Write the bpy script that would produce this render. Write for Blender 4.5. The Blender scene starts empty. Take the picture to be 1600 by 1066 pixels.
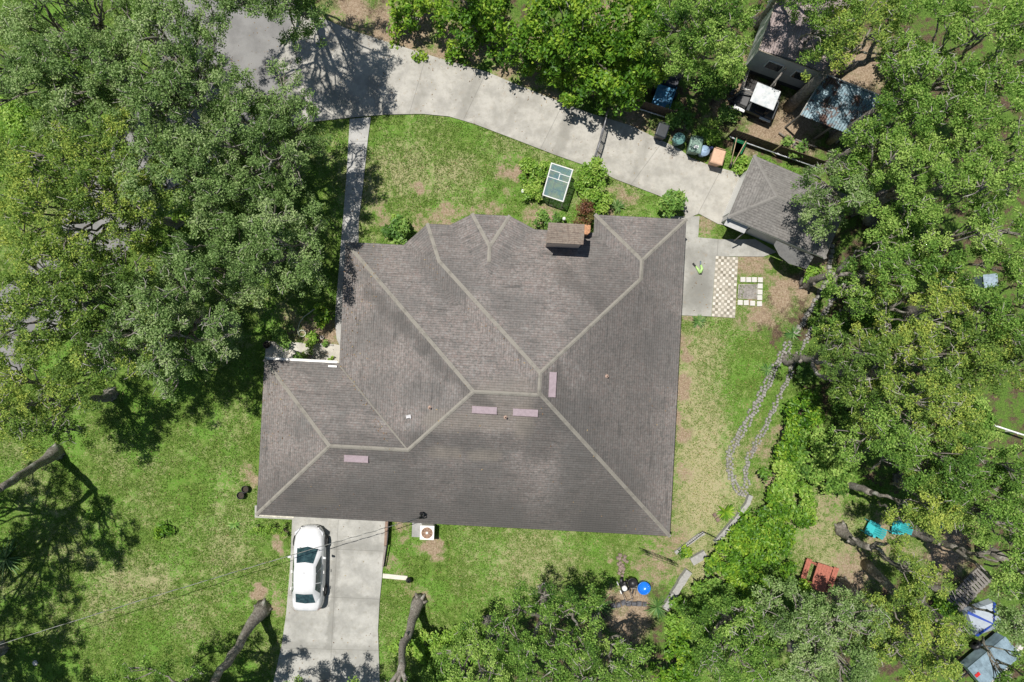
import bpy, bmesh, math, random
import numpy as np
from mathutils import Vector
C = bpy.context.scene
COL = C.collection
PI = math.pi

# ------------------------------------------------------------------ camera, sky, sun, exposure
H = 39.0          # flying height of the camera
F = 1067.0        # focal length in photo pixels (photo is 1600 x 1066)
cam = bpy.data.cameras.new("camera"); cam_o = bpy.data.objects.new("camera", cam); COL.objects.link(cam_o)
cam_o.location = (0, 0, H); cam_o.rotation_euler = (0, 0, 0)
cam.sensor_fit = 'HORIZONTAL'; cam.angle = 2 * math.atan(800 / F); cam.clip_end = 2000
C.camera = cam_o
SUN = Vector((-0.245, 0.228, 1.0)).normalized()
w = bpy.data.worlds.new("World"); C.world = w; w.use_nodes = True
nt = w.node_tree; bg = nt.nodes["Background"]
sky = nt.nodes.new("ShaderNodeTexSky"); sky.sky_type = 'NISHITA'; sky.sun_disc = False
sky.sun_elevation = math.asin(SUN.z); sky.sun_rotation = math.atan2(SUN.x, SUN.y)
sky.altitude = 10; sky.air_density = 1.0; sky.dust_density = 0.6
nt.links.new(sky.outputs[0], bg.inputs[0]); bg.inputs[1].default_value = 0.062
sl = bpy.data.lights.new("sun", 'SUN'); sl.energy = 4.7; sl.angle = math.radians(0.53); sl.color = (1.0, 0.955, 0.89)
so = bpy.data.objects.new("sun", sl); COL.objects.link(so); so.rotation_euler = SUN.to_track_quat('Z', 'Y').to_euler()
so.location = (-15, 14, 60)
C.view_settings.view_transform = 'Standard'; C.view_settings.look = 'None'
C.view_settings.exposure = 0.2; C.view_settings.gamma = 1.0
C.cycles.max_bounces = 6; C.cycles.diffuse_bounces = 3; C.cycles.transmission_bounces = 4; C.cycles.transparent_max_bounces = 8
C.cycles.caustics_reflective = False; C.cycles.caustics_refractive = False

# ------------------------------------------------------------------ helpers
def P(px, py, z=0.0):
    """where the sight line through a photo pixel meets height z"""
    return np.array([(px - 800) / F * (H - z), (533 - py) / F * (H - z), z])
def PXY(px, py, z=0.0):
    p = P(px, py, z); return (p[0], p[1])

def tag(o, label=None, cat=None, group=None, kind=None):
    if label: o['label'] = label
    if cat: o['category'] = cat
    if group: o['group'] = group
    if kind: o['kind'] = kind
    return o
def thing(name, label, cat, loc=(0, 0, 0), rz=0, group=None):
    o = bpy.data.objects.new(name, None); COL.objects.link(o); o.empty_display_size = 0.3
    o.location = [float(c) for c in loc]; o.rotation_euler = (0, 0, rz)
    return tag(o, label, cat, group)
def copy_tree(o, loc, rz, label=None, scale=None):
    c = o.copy(); COL.objects.link(c); c.location = [float(v) for v in loc]; c.rotation_euler = (0, 0, rz)
    if scale: c.scale = (scale,) * 3
    if label: c['label'] = label
    for ch in list(o.children):
        d = ch.copy(); COL.objects.link(d); d.parent = c
        for g in list(ch.children):
            e = g.copy(); COL.objects.link(e); e.parent = d
    return c

class MB:
    """collects shapes and links them as ONE mesh object"""
    def __init__(s): s.v = []; s.f = []; s.uv = {}; s.smooth = set(); s.mi = {}
    def quad(s, *pts, uv=None, m=0):
        b = len(s.v); s.v += [tuple(map(float, p)) for p in pts]; s.f.append(tuple(range(b, b + len(pts))))
        if uv is not None: s.uv[len(s.f) - 1] = uv
        if m: s.mi[len(s.f) - 1] = m
        return s
    def raw(s, vs, fs, smooth=False):
        b = len(s.v); s.v += [tuple(map(float, p)) for p in vs]
        for f in fs:
            s.f.append(tuple(i + b for i in f))
            if smooth: s.smooth.add(len(s.f) - 1)
        return s
    def box(s, c, size, rz=0, rx=0, ry=0, taper=1.0):
        hx, hy, hz = size[0] / 2, size[1] / 2, size[2] / 2
        vs = []
        for z in (-1, 1):
            t = taper if z > 0 else 1
            for x, y in ((-1, -1), (1, -1), (1, 1), (-1, 1)):
                p = Vector((x * hx * t, y * hy * t, z * hz))
                if rx: p.rotate(__import__('mathutils').Euler((rx, 0, 0)))
                if ry: p.rotate(__import__('mathutils').Euler((0, ry, 0)))
                if rz: p.rotate(__import__('mathutils').Euler((0, 0, rz)))
                vs.append((p.x + c[0], p.y + c[1], p.z + c[2]))
        return s.raw(vs, [(3, 2, 1, 0), (4, 5, 6, 7), (0, 1, 5, 4), (1, 2, 6, 5), (2, 3, 7, 6), (3, 0, 4, 7)])
    def tube(s, path, radii, n=6, smooth=True):
        path = [np.array(p, float) for p in path]
        if np.isscalar(radii): radii = [radii] * len(path)
        vs = []; up = np.array([0.13, 0.31, 0.94])
        for i, p in enumerate(path):
            d = path[min(i + 1, len(path) - 1)] - path[max(i - 1, 0)]
            d = d / (np.linalg.norm(d) + 1e-9)
            a = np.cross(d, up)
            if np.linalg.norm(a) < 0.1: a = np.cross(d, np.array([1.0, 0, 0]))
            a /= np.linalg.norm(a); b = np.cross(d, a)
            for k in range(n):
                t = 2 * PI * k / n; vs.append(p + radii[i] * (math.cos(t) * a + math.sin(t) * b))
        fs = []
        for i in range(len(path) - 1):
            for k in range(n):
                k2 = (k + 1) % n; fs.append((i * n + k, i * n + k2, (i + 1) * n + k2, (i + 1) * n + k))
        fs.append(tuple(range(n - 1, -1, -1))); fs.append(tuple(range((len(path) - 1) * n, len(path) * n)))
        return s.raw(vs, fs, smooth)
    def lathe(s, prof, c=(0, 0, 0), n=20, smooth=True, caps=False):
        vs = []; fs = []
        for r, z in prof:
            for k in range(n):
                t = 2 * PI * k / n; vs.append((c[0] + r * math.cos(t), c[1] + r * math.sin(t), c[2] + z))
        for i in range(len(prof) - 1):
            for k in range(n):
                k2 = (k + 1) % n; fs.append((i * n + k, i * n + k2, (i + 1) * n + k2, (i + 1) * n + k))
        if caps:
            fs.append(tuple(range(n - 1, -1, -1))); fs.append(tuple(range((len(prof) - 1) * n, len(prof) * n)))
        return s.raw(vs, fs, smooth)
    def prism(s, poly, z0, z1, bottom=True):
        n = len(poly)
        if sum(poly[i][0] * poly[(i + 1) % n][1] - poly[(i + 1) % n][0] * poly[i][1] for i in range(n)) < 0: poly = poly[::-1]
        vs = [(p[0], p[1], z0) for p in poly] + [(p[0], p[1], z1) for p in poly]
        fs = [tuple(range(n, 2 * n))] + [(i, (i + 1) % n, n + (i + 1) % n, n + i) for i in range(n)]
        if bottom: fs.append(tuple(range(n - 1, -1, -1)))
        return s.raw(vs, fs)
    def build(s, name, mat, parent=None, world=False, bevel=0, subsurf=0):
        me = bpy.data.meshes.new(name)
        off = np.array(parent.location) if (parent is not None and world) else np.zeros(3)
        me.from_pydata([tuple(np.array(v) - off) for v in s.v], [], s.f)
        mats = mat if isinstance(mat, (list, tuple)) else [mat]
        for m in mats: me.materials.append(m)
        if s.uv:
            l = me.uv_layers.new(name="UVMap")
            for fi, uv in s.uv.items():
                p = me.polygons[fi]
                for k, li in enumerate(p.loop_indices): l.data[li].uv = uv[k]
        for i in s.smooth: me.polygons[i].use_smooth = True
        for i, m in s.mi.items(): me.polygons[i].material_index = m
        o = bpy.data.objects.new(name, me); COL.objects.link(o)
        if parent is not None: o.parent = parent
        if bevel:
            b = o.modifiers.new("bevel", 'BEVEL'); b.width = bevel; b.segments = 2; b.limit_method = 'ANGLE'
        if subsurf:
            b = o.modifiers.new("sub", 'SUBSURF'); b.levels = b.render_levels = subsurf
        return o

# ---- materials
class N:
    """small shorthand round a node tree"""
    def __init__(s, name):
        s.m = bpy.data.materials.new(name); s.m.use_nodes = True; s.t = s.m.node_tree
        s.bsdf = s.t.nodes["Principled BSDF"]; s.out = s.t.nodes["Material Output"]
    def put(s, sock, v):
        if v is None: return
        if isinstance(v, bpy.types.NodeSocket): s.t.links.new(v, sock)
        else:
            try: sock.default_value = v
            except Exception: sock.default_value = (*v, 1.0)
    def node(s, typ, *ins, out=0, **kw):
        n = s.t.nodes.new("ShaderNode" + typ)
        for k, v in kw.items():
            if hasattr(n, k): setattr(n, k, v)
            else: s.put(n.inputs[k.replace('_', ' ')], v)
        for i, v in enumerate(ins): s.put(n.inputs[i], v)
        return n.outputs[out]
    def math(s, op, a, b=0.0, c=None, clamp=False):
        n = s.t.nodes.new("ShaderNodeMath"); n.operation = op; n.use_clamp = clamp
        s.put(n.inputs[0], a); s.put(n.inputs[1], b)
        if c is not None: s.put(n.inputs[2], c)
        return n.outputs[0]
    def mix(s, f, a, b, mode='MIX'):
        n = s.t.nodes.new("ShaderNodeMix"); n.data_type = 'RGBA'; n.blend_type = mode; n.clamp_factor = True
        s.put(n.inputs[0], f); s.put(n.inputs[6], a if isinstance(a, bpy.types.NodeSocket) else (*a, 1)); s.put(n.inputs[7], b if isinstance(b, bpy.types.NodeSocket) else (*b, 1))
        return n.outputs[2]
    def pos(s, kind='Object'):
        return s.node("TexCoord", out={'Object': 3, 'UV': 2, 'Generated': 0}[kind])
    def noise(s, scale, detail=4, rough=0.6, vec=None, dist=0.0):
        n = s.t.nodes.new("ShaderNodeTexNoise"); s.put(n.inputs['Scale'], scale); s.put(n.inputs['Detail'], detail)
        s.put(n.inputs['Roughness'], rough); s.put(n.inputs['Distortion'], dist)
        if vec is None: vec = s.pos()
        s.put(n.inputs['Vector'], vec)
        return n.outputs[0]
    def ramp(s, f, lo, hi):
        n = s.t.nodes.new("ShaderNodeMapRange"); s.put(n.inputs[0], f); n.inputs[1].default_value = lo; n.inputs[2].default_value = hi
        n.interpolation_type = 'SMOOTHSTEP'; return n.outputs[0]
    def colramp(s, f, stops):
        n = s.t.nodes.new("ShaderNodeValToRGB"); e = n.color_ramp.elements
        while len(e) < len(stops): e.new(0.5)
        for k, (p, c) in enumerate(stops): e[k].position = p; e[k].color = (*c, 1)
        s.put(n.inputs[0], f); return n.outputs[0]
    def bump(s, h, strength=0.3, dist=0.02):
        n = s.t.nodes.new("ShaderNodeBump"); n.inputs['Strength'].default_value = strength; n.inputs['Distance'].default_value = dist
        s.put(n.inputs['Height'], h); s.t.links.new(n.outputs[0], s.bsdf.inputs['Normal'])
    def done(s, color=None, rough=0.7, metal=0.0, spec=0.4, **kw):
        s.put(s.bsdf.inputs['Base Color'], color if isinstance(color, bpy.types.NodeSocket) else (*color, 1))
        s.put(s.bsdf.inputs['Roughness'], rough); s.put(s.bsdf.inputs['Metallic'], metal); s.put(s.bsdf.inputs['Specular IOR Level'], spec)
        for k, v in kw.items(): s.put(s.bsdf.inputs[k.replace('_', ' ')], v)
        return s.m
def simple(name, c, rough=0.6, metal=0.0, spec=0.4, var=0.25, scale=6.0, dirt=None, dirt_amt=0.3, **kw):
    """a plain finish with cloudy wear and a little dirt"""
    n = N(name); a = tuple(max(0, x * (1 - var)) for x in c); b = tuple(min(1, x * (1 + var)) for x in c)
    col = n.mix(n.ramp(n.noise(scale, 5, 0.65), 0.3, 0.7), a, b)
    if dirt is not None:
        col = n.mix(n.math('MULTIPLY', n.ramp(n.noise(scale * 0.6, 6, 0.7), 0.52, 0.72), dirt_amt), col, dirt)
    return n.done(col, rough, metal, spec, **kw)

def leaf_mat(name, c1, c2, c3, trans=0.35, rough=0.45, spec=0.35):
    """leaves: colour varies leaf by leaf (attribute 'tint'), light passes through"""
    n = N(name)
    t = n.node("Attribute", attribute_name='tint', out=2)
    col = n.colramp(t, [(0.0, c1), (0.5, c2), (1.0, c3)])
    n.done(col, rough, 0, spec)
    tr = n.t.nodes.new("ShaderNodeBsdfTranslucent")
    tc = n.mix(0.5, col, (0.22, 0.34, 0.04)); n.t.links.new(tc, tr.inputs[0])
    mx = n.t.nodes.new("ShaderNodeMixShader"); mx.inputs[0].default_value = trans
    n.t.links.new(n.bsdf.outputs[0], mx.inputs[1]); n.t.links.new(tr.outputs[0], mx.inputs[2]); n.t.links.new(mx.outputs[0], n.out.inputs[0])
    return n.m
M = {}
M['oak'] = leaf_mat("oak leaves", (0.110, 0.190, 0.058), (0.238, 0.378, 0.112), (0.44, 0.55, 0.25), .38, .6, .2)
M['oak_yellow'] = leaf_mat("oak leaves turning yellow", (0.105, 0.188, 0.040), (0.248, 0.380, 0.074), (0.52, 0.59, 0.12), .38, .6, .2)
M['oak_deep'] = leaf_mat("dense oak leaves", (0.074, 0.165, 0.030), (0.202, 0.372, 0.062), (0.44, 0.60, 0.15), .38, .6, .2)
M['bright'] = leaf_mat("bright broad leaves", (0.05, 0.14, 0.014), (0.15, 0.32, 0.026), (0.37, 0.52, 0.055), 0.35)
M['lime'] = leaf_mat("lime green leaves", (0.13, 0.28, 0.035), (0.28, 0.48, 0.065), (0.46, 0.60, 0.13), 0.4)
M['shrub'] = leaf_mat("shrub leaves", (0.085, 0.19, 0.038), (0.18, 0.35, 0.068), (0.36, 0.52, 0.13), 0.4)
M['red'] = leaf_mat("red brown leaves", (0.11, 0.045, 0.03), (0.22, 0.09, 0.05), (0.20, 0.20, 0.06), 0.3)
M['blade'] = leaf_mat("sword leaves", (0.05, 0.13, 0.035), (0.11, 0.23, 0.055), (0.26, 0.34, 0.13), 0.2)
M['grass'] = leaf_mat("grass blades", (0.085, 0.16, 0.022), (0.15, 0.25, 0.038), (0.36, 0.35, 0.14), 0.3, 0.6, 0.2)
def bark(name, a, b):
    n = N(name); v = n.pos()
    f = n.noise(9, 6, 0.7, v); col = n.mix(n.ramp(f, 0.3, 0.7), a, b)
    col = n.mix(n.ramp(n.noise(2.2, 3, 0.6, v), 0.55, 0.7), col, (0.38, 0.38, 0.33))
    n.bump(n.noise(24, 5, 0.7, v), 0.7, 0.03); return n.done(col, 0.9, 0, 0.2)
M['bark'] = bark("oak bark", (0.13, 0.112, 0.095), (0.32, 0.295, 0.255))
M['twig'] = bark("pale twigs", (0.24, 0.22, 0.19), (0.46, 0.44, 0.39))

# ------------------------------------------------------------------ the ground
rng = np.random.default_rng(7)
def vnoise(x, y, s, seed):
    """smooth value noise on arrays"""
    r = np.random.default_rng(seed); G = r.random((64, 64))
    u = x / s + 1000.0; v = y / s + 1000.0
    i = np.floor(u).astype(int); j = np.floor(v).astype(int); fu = u - i; fv = v - j
    fu = fu * fu * (3 - 2 * fu); fv = fv * fv * (3 - 2 * fv)
    g = lambda a, b: G[a % 64, b % 64]
    return (g(i, j) * (1 - fu) + g(i + 1, j) * fu) * (1 - fv) + (g(i, j + 1) * (1 - fu) + g(i + 1, j + 1) * fu) * fv
def in_poly(x, y, poly):
    ins = np.zeros(x.shape, bool); n = len(poly)
    for i in range(n):
        x1, y1 = poly[i]; x2, y2 = poly[(i + 1) % n]
        if y1 == y2: continue
        c = ((y1 > y) != (y2 > y)) & (x < (x2 - x1) * (y - y1) / (y2 - y1) + x1); ins ^= c
    return ins
def axis(lim, far, step):
    a = np.arange(-lim, lim + 1e-6, step); o = np.array([1.5, 4, 9, 20, 45, 100, 220]) 
    o = o / o[-1] * (far - lim)
    return np.concatenate([-(lim + o[::-1]), a, lim + o])
# soil zones, given as (centre pixel, radius px) blots of bare dirt, litter or dry grass
DIRT = [(655, 300, 14, .9), (640, 288, 9, .7), (800, 272, 22, 1.), (790, 300, 18, .6), (690, 345, 25, .8), (770, 330, 26, .7), (725, 325, 20, .6), (830, 340, 26, .8), (660, 355, 16, .7), (700, 334, 16, .9), (748, 322, 18, .8), (800, 328, 16, .7),
        (860, 335, 20, .8), (915, 300, 12, .8), (975, 300, 18, .7), (985, 320, 12, .7), (955, 335, 10, .8), (1110, 350, 20, .75), (1120, 360, 18, .6), (1175, 415, 30, .9), (1190, 490, 40, 1.),
        (1160, 500, 30, .8), (1220, 470, 40, 1.), (1250, 450, 40, 1.), (1270, 400, 40, 1.), (1075, 500, 15, .8), (1072, 560, 16, 1.), (1068, 620, 16, 1.), (1064, 680, 15, .9), (1060, 740, 18, .7), (1058, 790, 22, .6), (1062, 530, 16, 1.), (1067, 590, 16, 1.), (1061, 650, 15, 1.),
        (1030, 880, 45, .8), (1060, 840, 40, .7), (1000, 880, 30, .6), (1020, 900, 40, .8), (970, 880, 16, .7), (985, 940, 40, 1.), (985, 965, 45, 1.), (1190, 700, 30, .7), (1200, 740, 25, 1.), (1215, 640, 25, .6), (1225, 680, 25, .9), (1180, 650, 18, .4),
        (625, 825, 12, 1.), (628, 845, 14, .6), (675, 855, 16, 1.), (650, 860, 10, .6), (690, 865, 10, .7), (610, 870, 10, .6), (640, 925, 25, .5), (665, 935, 20, .9), (640, 940, 14, .8), (620, 895, 14, .5),
        (405, 930, 16, 1.), (440, 950, 14, .8), (430, 925, 16, .6), (395, 745, 14, .8), (392, 730, 12, .7), (440, 855, 10, .8), (445, 835, 8, .8), (55, 1036, 7, .8), (475, 215, 14, 1.), (480, 220, 9, .9),
        (870, 150, 30, .8), (830, 125, 30, .8), (790, 105, 30, .9), (740, 90, 30, 1.), (700, 70, 40, 1.), (650, 55, 50, 1.), (600, 40, 50, 1.), (550, 20, 50, 1.), (900, 165, 25, .6), (760, 60, 50, 1.), (850, 90, 60, 1.),
        (1140, 170, 40, .8), (1110, 195, 30, .6), (1160, 120, 30, 1.), (1190, 200, 30, .9), (1240, 190, 60, 1.), (1170, 225, 20, .7), (1320, 130, 60, 1.), (1350, 110, 60, 1.), (950, 15, 40, .8), (1010, 15, 40, .7), (1060, 215, 30, .8), (990, 190, 40, .9),
        (1480, 860, 60, .9), (1380, 845, 50, .8), (1340, 890, 60, .8), (1300, 800, 40, .6), (1270, 830, 45, .45), (1330, 920, 40, 1.), (1350, 850, 40, .5),
        (455, 515, 40, .7), (500, 525, 40, 1.), (260, 300, 30, .8), (150, 430, 40, .9), (600, 350, 20, .7), (590, 320, 25, .6), (525, 560, 14, .9)]
ZONE_LITTER = [[(1235, 400), (1330, 330), (1300, 100), (1400, -100), (1800, -100), (1800, 1200), (1330, 1200), (1290, 940), (1240, 900), (1250, 800), (1230, 700), (1260, 600), (1190, 520)],
               [(900, -80), (1800, -100), (1600, 300), (1290, 280), (1140, 225), (1080, 225), (1000, 190), (930, 160), (880, 130), (700, 75), (480, 0), (470, -80)],
               [(900, 920), (1060, 920), (1060, 1200), (700, 1200), (720, 1000), (800, 960)]]
ZONE_LAWN_BACK = [(1225, 770), (1340, 740), (1420, 780), (1460, 860), (1400, 905), (1290, 960), (1230, 930)]
xs = axis(38, 400, 0.14); ys = axis(27, 400, 0.14)
GX, GY = np.meshgrid(xs, ys)
def to_px(X, Y): return X / H * F + 800, 533 - Y / H * F
def zone_fields(X, Y):
    px, py = to_px(X, Y)
    wob = (vnoise(X, Y, 0.9, 3) - .5) * 26 + (vnoise(X, Y, 0.33, 4) - .5) * 16
    dirt = np.zeros_like(X)
    for cx, cy, r, a in DIRT:
        sel = (np.abs(px - cx) < r * 2 + 40) & (np.abs(py - cy) < r * 2 + 40)
        if not sel.any(): continue
        d = np.hypot(px[sel] - cx, py[sel] - cy) + wob[sel]
        dirt[sel] = np.maximum(dirt[sel], a * np.clip(1.25 - d / (r * 1.15), 0, 1))
    lit = np.zeros_like(X)
    for poly in ZONE_LITTER: lit = np.maximum(lit, in_poly(px + wob, py + wob * .7, poly).astype(float))
    lit[in_poly(px + wob, py + wob * .7, ZONE_LAWN_BACK)] *= 0.25
    # dry yellow grass: bottom left lawn and round the house
    dry = 0.17 + 0.32 * np.exp(-(((px - 250) / 170) ** 2 + ((py - 900) / 110) ** 2)) + 0.35 * np.exp(-(((px - 640) / 150) ** 2 + ((py - 250) / 60) ** 2)) \
        + 0.8 * np.exp(-(((px - 1090) / 55) ** 2 + ((py - 760) / 200) ** 2)) + 0.7 * np.exp(-(((px - 1290) / 70) ** 2 + ((py - 850) / 80) ** 2)) + .25 * np.exp(-(((px - 850) / 90) ** 2 + ((py - 880) / 50) ** 2))
    dry += (vnoise(X, Y, 2.3, 11) - .5) * .5 + (vnoise(X, Y, .8, 12) - .5) * .25
    return np.clip(dirt, 0, 1), np.clip(lit, 0, 1), np.clip(dry, 0, 1)
zd, zl, zy = zone_fields(GX, GY)
GZ = (vnoise(GX, GY, 1.3, 21) - .5) * 0.03 + (vnoise(GX, GY, .4, 22) - .5) * .012 - 0.02
nx, ny = len(xs), len(ys)
me = bpy.data.meshes.new("ground")
me.vertices.add(nx * ny); me.vertices.foreach_set("co", np.stack([GX, GY, GZ], -1).astype(np.float32).ravel())
ii, jj = np.meshgrid(np.arange(nx - 1), np.arange(ny - 1)); a0 = (jj * nx + ii).ravel()
quads = np.stack([a0, a0 + 1, a0 + 1 + nx, a0 + nx], -1).astype(np.int32)
me.loops.add(quads.size); me.loops.foreach_set("vertex_index", quads.ravel())
me.polygons.add(len(quads)); me.polygons.foreach_set("loop_start", np.arange(0, quads.size, 4, dtype=np.int32))
at = me.attributes.new("zone", 'FLOAT_COLOR', 'POINT')
at.data.foreach_set("color", np.stack([zd, zl, zy, np.ones_like(zd)], -1).astype(np.float32).ravel())
me.update(); me.validate()
ground = bpy.data.objects.new("ground", me); COL.objects.link(ground); ground['kind'] = 'structure'
n = N("lawn and soil"); v = n.pos()
sep = n.t.nodes.new("ShaderNodeSeparateColor"); n.t.links.new(n.node("Attribute", attribute_name='zone', out=0), sep.inputs[0])
fine = n.noise(14, 6, 0.75, v); mid = n.noise(2.6, 5, 0.65, v); big = n.noise(0.45, 3, 0.6, v); tiny = n.noise(42, 3, 0.7, v)
g = n.mix(n.ramp(mid, 0.35, 0.68), (0.082, 0.155, 0.024), (0.140, 0.240, 0.038))
g = n.mix(n.ramp(big, 0.45, 0.62), g, (0.120, 0.262, 0.034))
g = n.mix(n.ramp(fine, 0.42, 0.72), g, (0.22, 0.29, 0.078))
dryf = n.math('ADD', n.math('MULTIPLY', sep.outputs[2], 0.75), n.math('ADD', n.math('MULTIPLY', n.math('SUBTRACT', fine, 0.5), 1.7), n.math('MULTIPLY', n.math('SUBTRACT', mid, 0.5), 1.1)))
g = n.mix(n.math('MULTIPLY', n.ramp(n.noise(3.4, 3, .6, v), 0.58, 0.68), .6), g, (0.055, 0.135, 0.018))
g = n.mix(n.ramp(dryf, 0.12, 0.75), g, (0.41, 0.37, 0.215))
g = n.mix(n.math('MULTIPLY', n.ramp(tiny, 0.55, 0.75), 0.4), g, (0.045, 0.07, 0.015))
soil = n.colramp(n.noise(11, 6, 0.75, v), [(0.25, (0.15, 0.105, 0.07)), (0.48, (0.31, 0.23, 0.155)), (0.62, (0.43, 0.345, 0.25)), (0.8, (0.56, 0.48, 0.38))])
litter = n.colramp(n.noise(16, 5, 0.8, v), [(0.28, (0.028, 0.023, 0.017)), (0.45, (0.08, 0.056, 0.038)), (0.60, (0.17, 0.122, 0.08)), (0.78, (0.34, 0.26, 0.18))])
litter = n.mix(n.ramp(n.noise(1.3, 5, 0.7, v), 0.40, 0.55), litter, n.mix(n.ramp(fine, .35, .65), (0.06, 0.12, 0.022), (0.15, 0.25, 0.045)))
col = n.mix(n.ramp(n.math('ADD', sep.outputs[1], n.math('MULTIPLY', n.math('SUBTRACT', fine, 0.5), 0.8)), 0.35, 0.6), g, litter)
col = n.mix(n.ramp(n.math('ADD', sep.outputs[0], n.math('MULTIPLY', n.math('ADD', n.math('SUBTRACT', fine, 0.5), n.math('MULTIPLY', n.math('SUBTRACT', mid, 0.5), .9)), 1.6)), 0.35, 0.95), col, soil)
n.bump(n.math('ADD', fine, tiny), 0.8, 0.05)
me.materials.append(n.done(col, 0.95, 0, 0.1))

# ------------------------------------------------------------------ paving
def seg_dist(n, p, a, b):
    """distance in the ground plane from the point p to the segment a-b"""
    ab = Vector((b[0] - a[0], b[1] - a[1], 0)); L2 = ab.length_squared
    d = n.node("VectorMath", p, (a[0], a[1], 0), operation='SUBTRACT')
    t = n.math('DIVIDE', n.node("VectorMath", d, tuple(ab), operation='DOT_PRODUCT', out=1), L2, clamp=True)
    q = n.node("VectorMath", tuple(ab), operation='SCALE'); sc = q.node; n.put(sc.inputs['Scale'], t)
    return n.node("VectorMath", n.node("VectorMath", d, q, operation='SUBTRACT'), operation='LENGTH', out=1)
def concrete(name, base, joints=(), stains=(), rust=0.0):
    n = N(name); p = n.pos(); flat = n.node("VectorMath", p, (1, 1, 0), operation='MULTIPLY')
    c = n.mix(n.ramp(n.noise(0.9, 6, 0.68, p), 0.33, 0.66), tuple(x * .76 for x in base), tuple(x * 1.08 for x in base))
    c = n.mix(n.math('MULTIPLY', n.ramp(n.noise(4.5, 6, 0.75, p), 0.48, 0.75), 0.65), c, tuple(x * y for x, y in zip(base, (.66, .64, .58))))
    c = n.mix(n.math('MULTIPLY', n.ramp(n.noise(17, 5, 0.8, p), 0.52, 0.75), 0.4), c, tuple(x * .55 for x in base))
    wob = n.math('MULTIPLY', n.math('SUBTRACT', n.noise(1.7, 5, 0.7, p), 0.5), 0.9)
    for a, b, wd, amt in stains:
        d = n.math('ADD', seg_dist(n, flat, PXY(*a), PXY(*b)), wob)
        f = n.math('MULTIPLY', n.math('SUBTRACT', 1.0, n.ramp(d, wd * .25, wd)), amt)
        c = n.mix(f, c, tuple(x * y for x, y in zip(base, (.52, .52, .51))))
    for a, b in joints:
        d = seg_dist(n, flat, PXY(*a), PXY(*b))
        c = n.mix(n.math('MULTIPLY', n.math('SUBTRACT', 1.0, n.ramp(d, 0.010, 0.03)), .5), c, (0.17, 0.165, 0.15))
    if rust: c = n.mix(n.math('MULTIPLY', n.ramp(n.noise(1.6, 6, 0.75, p), 0.56, 0.72), rust), c, (0.30, 0.225, 0.14))
    n.bump(n.noise(30, 5, 0.7, p), 0.35, 0.012); return n.done(c, 0.88, 0, 0.25)
def slab(name, pts, z, mat, thick=0.12):
    o = MB().prism([PXY(*q, z) for q in pts], z - thick, z).build(name, mat); o['kind'] = 'structure'; return o

BASE = (0.415, 0.40, 0.36)
n = N("asphalt"); p = n.pos()
c = n.mix(n.ramp(n.noise(0.7, 5, .6, p), .35, .65), (0.18, 0.177, 0.172), (0.245, 0.242, 0.235))
c = n.mix(n.math('MULTIPLY', n.ramp(n.noise(60, 3, .8, p), .5, .7), .4), c, (0.23, 0.225, 0.215)); n.bump(n.noise(70, 3, .7, p), .5, .01)
slab("road", [(200, -60), (430, -60), (474, 8), (440, 70), (440, 110), (470, 170), (482, 192), (440, 200), (380, 205), (330, 250), (280, 310), (180, 410), (90, 520), (10, 600), (-120, 720), (-200, 640), (-60, 510), (40, 420), (130, 300), (200, 190), (250, 100), (230, 20)], 0.022, n.done(c, .9, 0, .25))
drive_mat = concrete("driveway concrete", BASE,
    joints=[((664, 95), (640, 178)), ((760, 113), (725, 186)), ((880, 162), (845, 232)), ((1040, 215), (985, 290)), ((560, 55), (520, 184)), ((1128, 262), (1090, 335))],
    rust=.28,
    stains=[((748, 118), (722, 182), .5, .5), ((815, 142), (790, 205), .35, .3), ((893, 175), (872, 238), .55, .55), ((660, 150), (648, 176), .5, .3), ((500, 120), (560, 178), .9, .4), ((580, 130), (595, 170), .5, .5), ((470, 60), (560, 60), 1.0, .35), ((1010, 222), (985, 288), .4, .4), ((600, 178), (760, 200), .3, .4), ((830, 230), (1030, 305), .3, .35)])
slab("driveway", [(425, 100), (440, 72), (470, 10), (500, 27), (545, 46), (610, 67), (680, 89), (760, 112), (812, 134), (870, 157), (922, 177), (952, 186), (985, 196), (1022, 214), (1062, 233), (1080, 247), (1108, 258), (1153, 270), (1160, 290), (1134, 352), (1122, 350), (1092, 334), (1072, 342), (1068, 330), (1030, 306), (962, 280), (930, 264), (870, 243), (800, 216), (742, 194), (702, 182), (660, 178), (600, 179), (545, 184), (482, 191), (462, 165)], 0.05, drive_mat)
patio_mat = concrete("patio concrete", (0.37, 0.365, 0.335), joints=[((1122, 372), (1120, 402))], stains=[((1082, 470), (1095, 440), 1.1, .55), ((1085, 400), (1100, 470), .9, .4)], rust=.45)
slab("patio", [(1040, 338), (1093, 338), (1091, 371), (1125, 374), (1180, 374), (1214, 394), (1193, 401), (1118.5, 400.5), (1111.5, 494.5), (1040, 492)], 0.045, patio_mat)
path_mat = concrete("walkway concrete", (0.41, 0.405, 0.385), joints=[((549, 221), (576, 221)), ((545, 262), (572, 262)), ((541, 305), (567, 305)), ((538, 345), (563, 345))])
slab("walkway", [(546.5, 186), (579.5, 183), (575, 215), (566, 300), (560, 350), (560, 376), (548, 440), (548, 545), (533, 545), (526, 530), (523, 500), (533, 376), (541, 280)], 0.04, path_mat)
court_mat = concrete("courtyard concrete", (0.50, 0.475, 0.42), rust=.25)
slab("courtyard", [(416, 533), (523, 538), (560, 545), (560, 590), (420, 590), (414, 560)], 0.036, court_mat)
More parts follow.
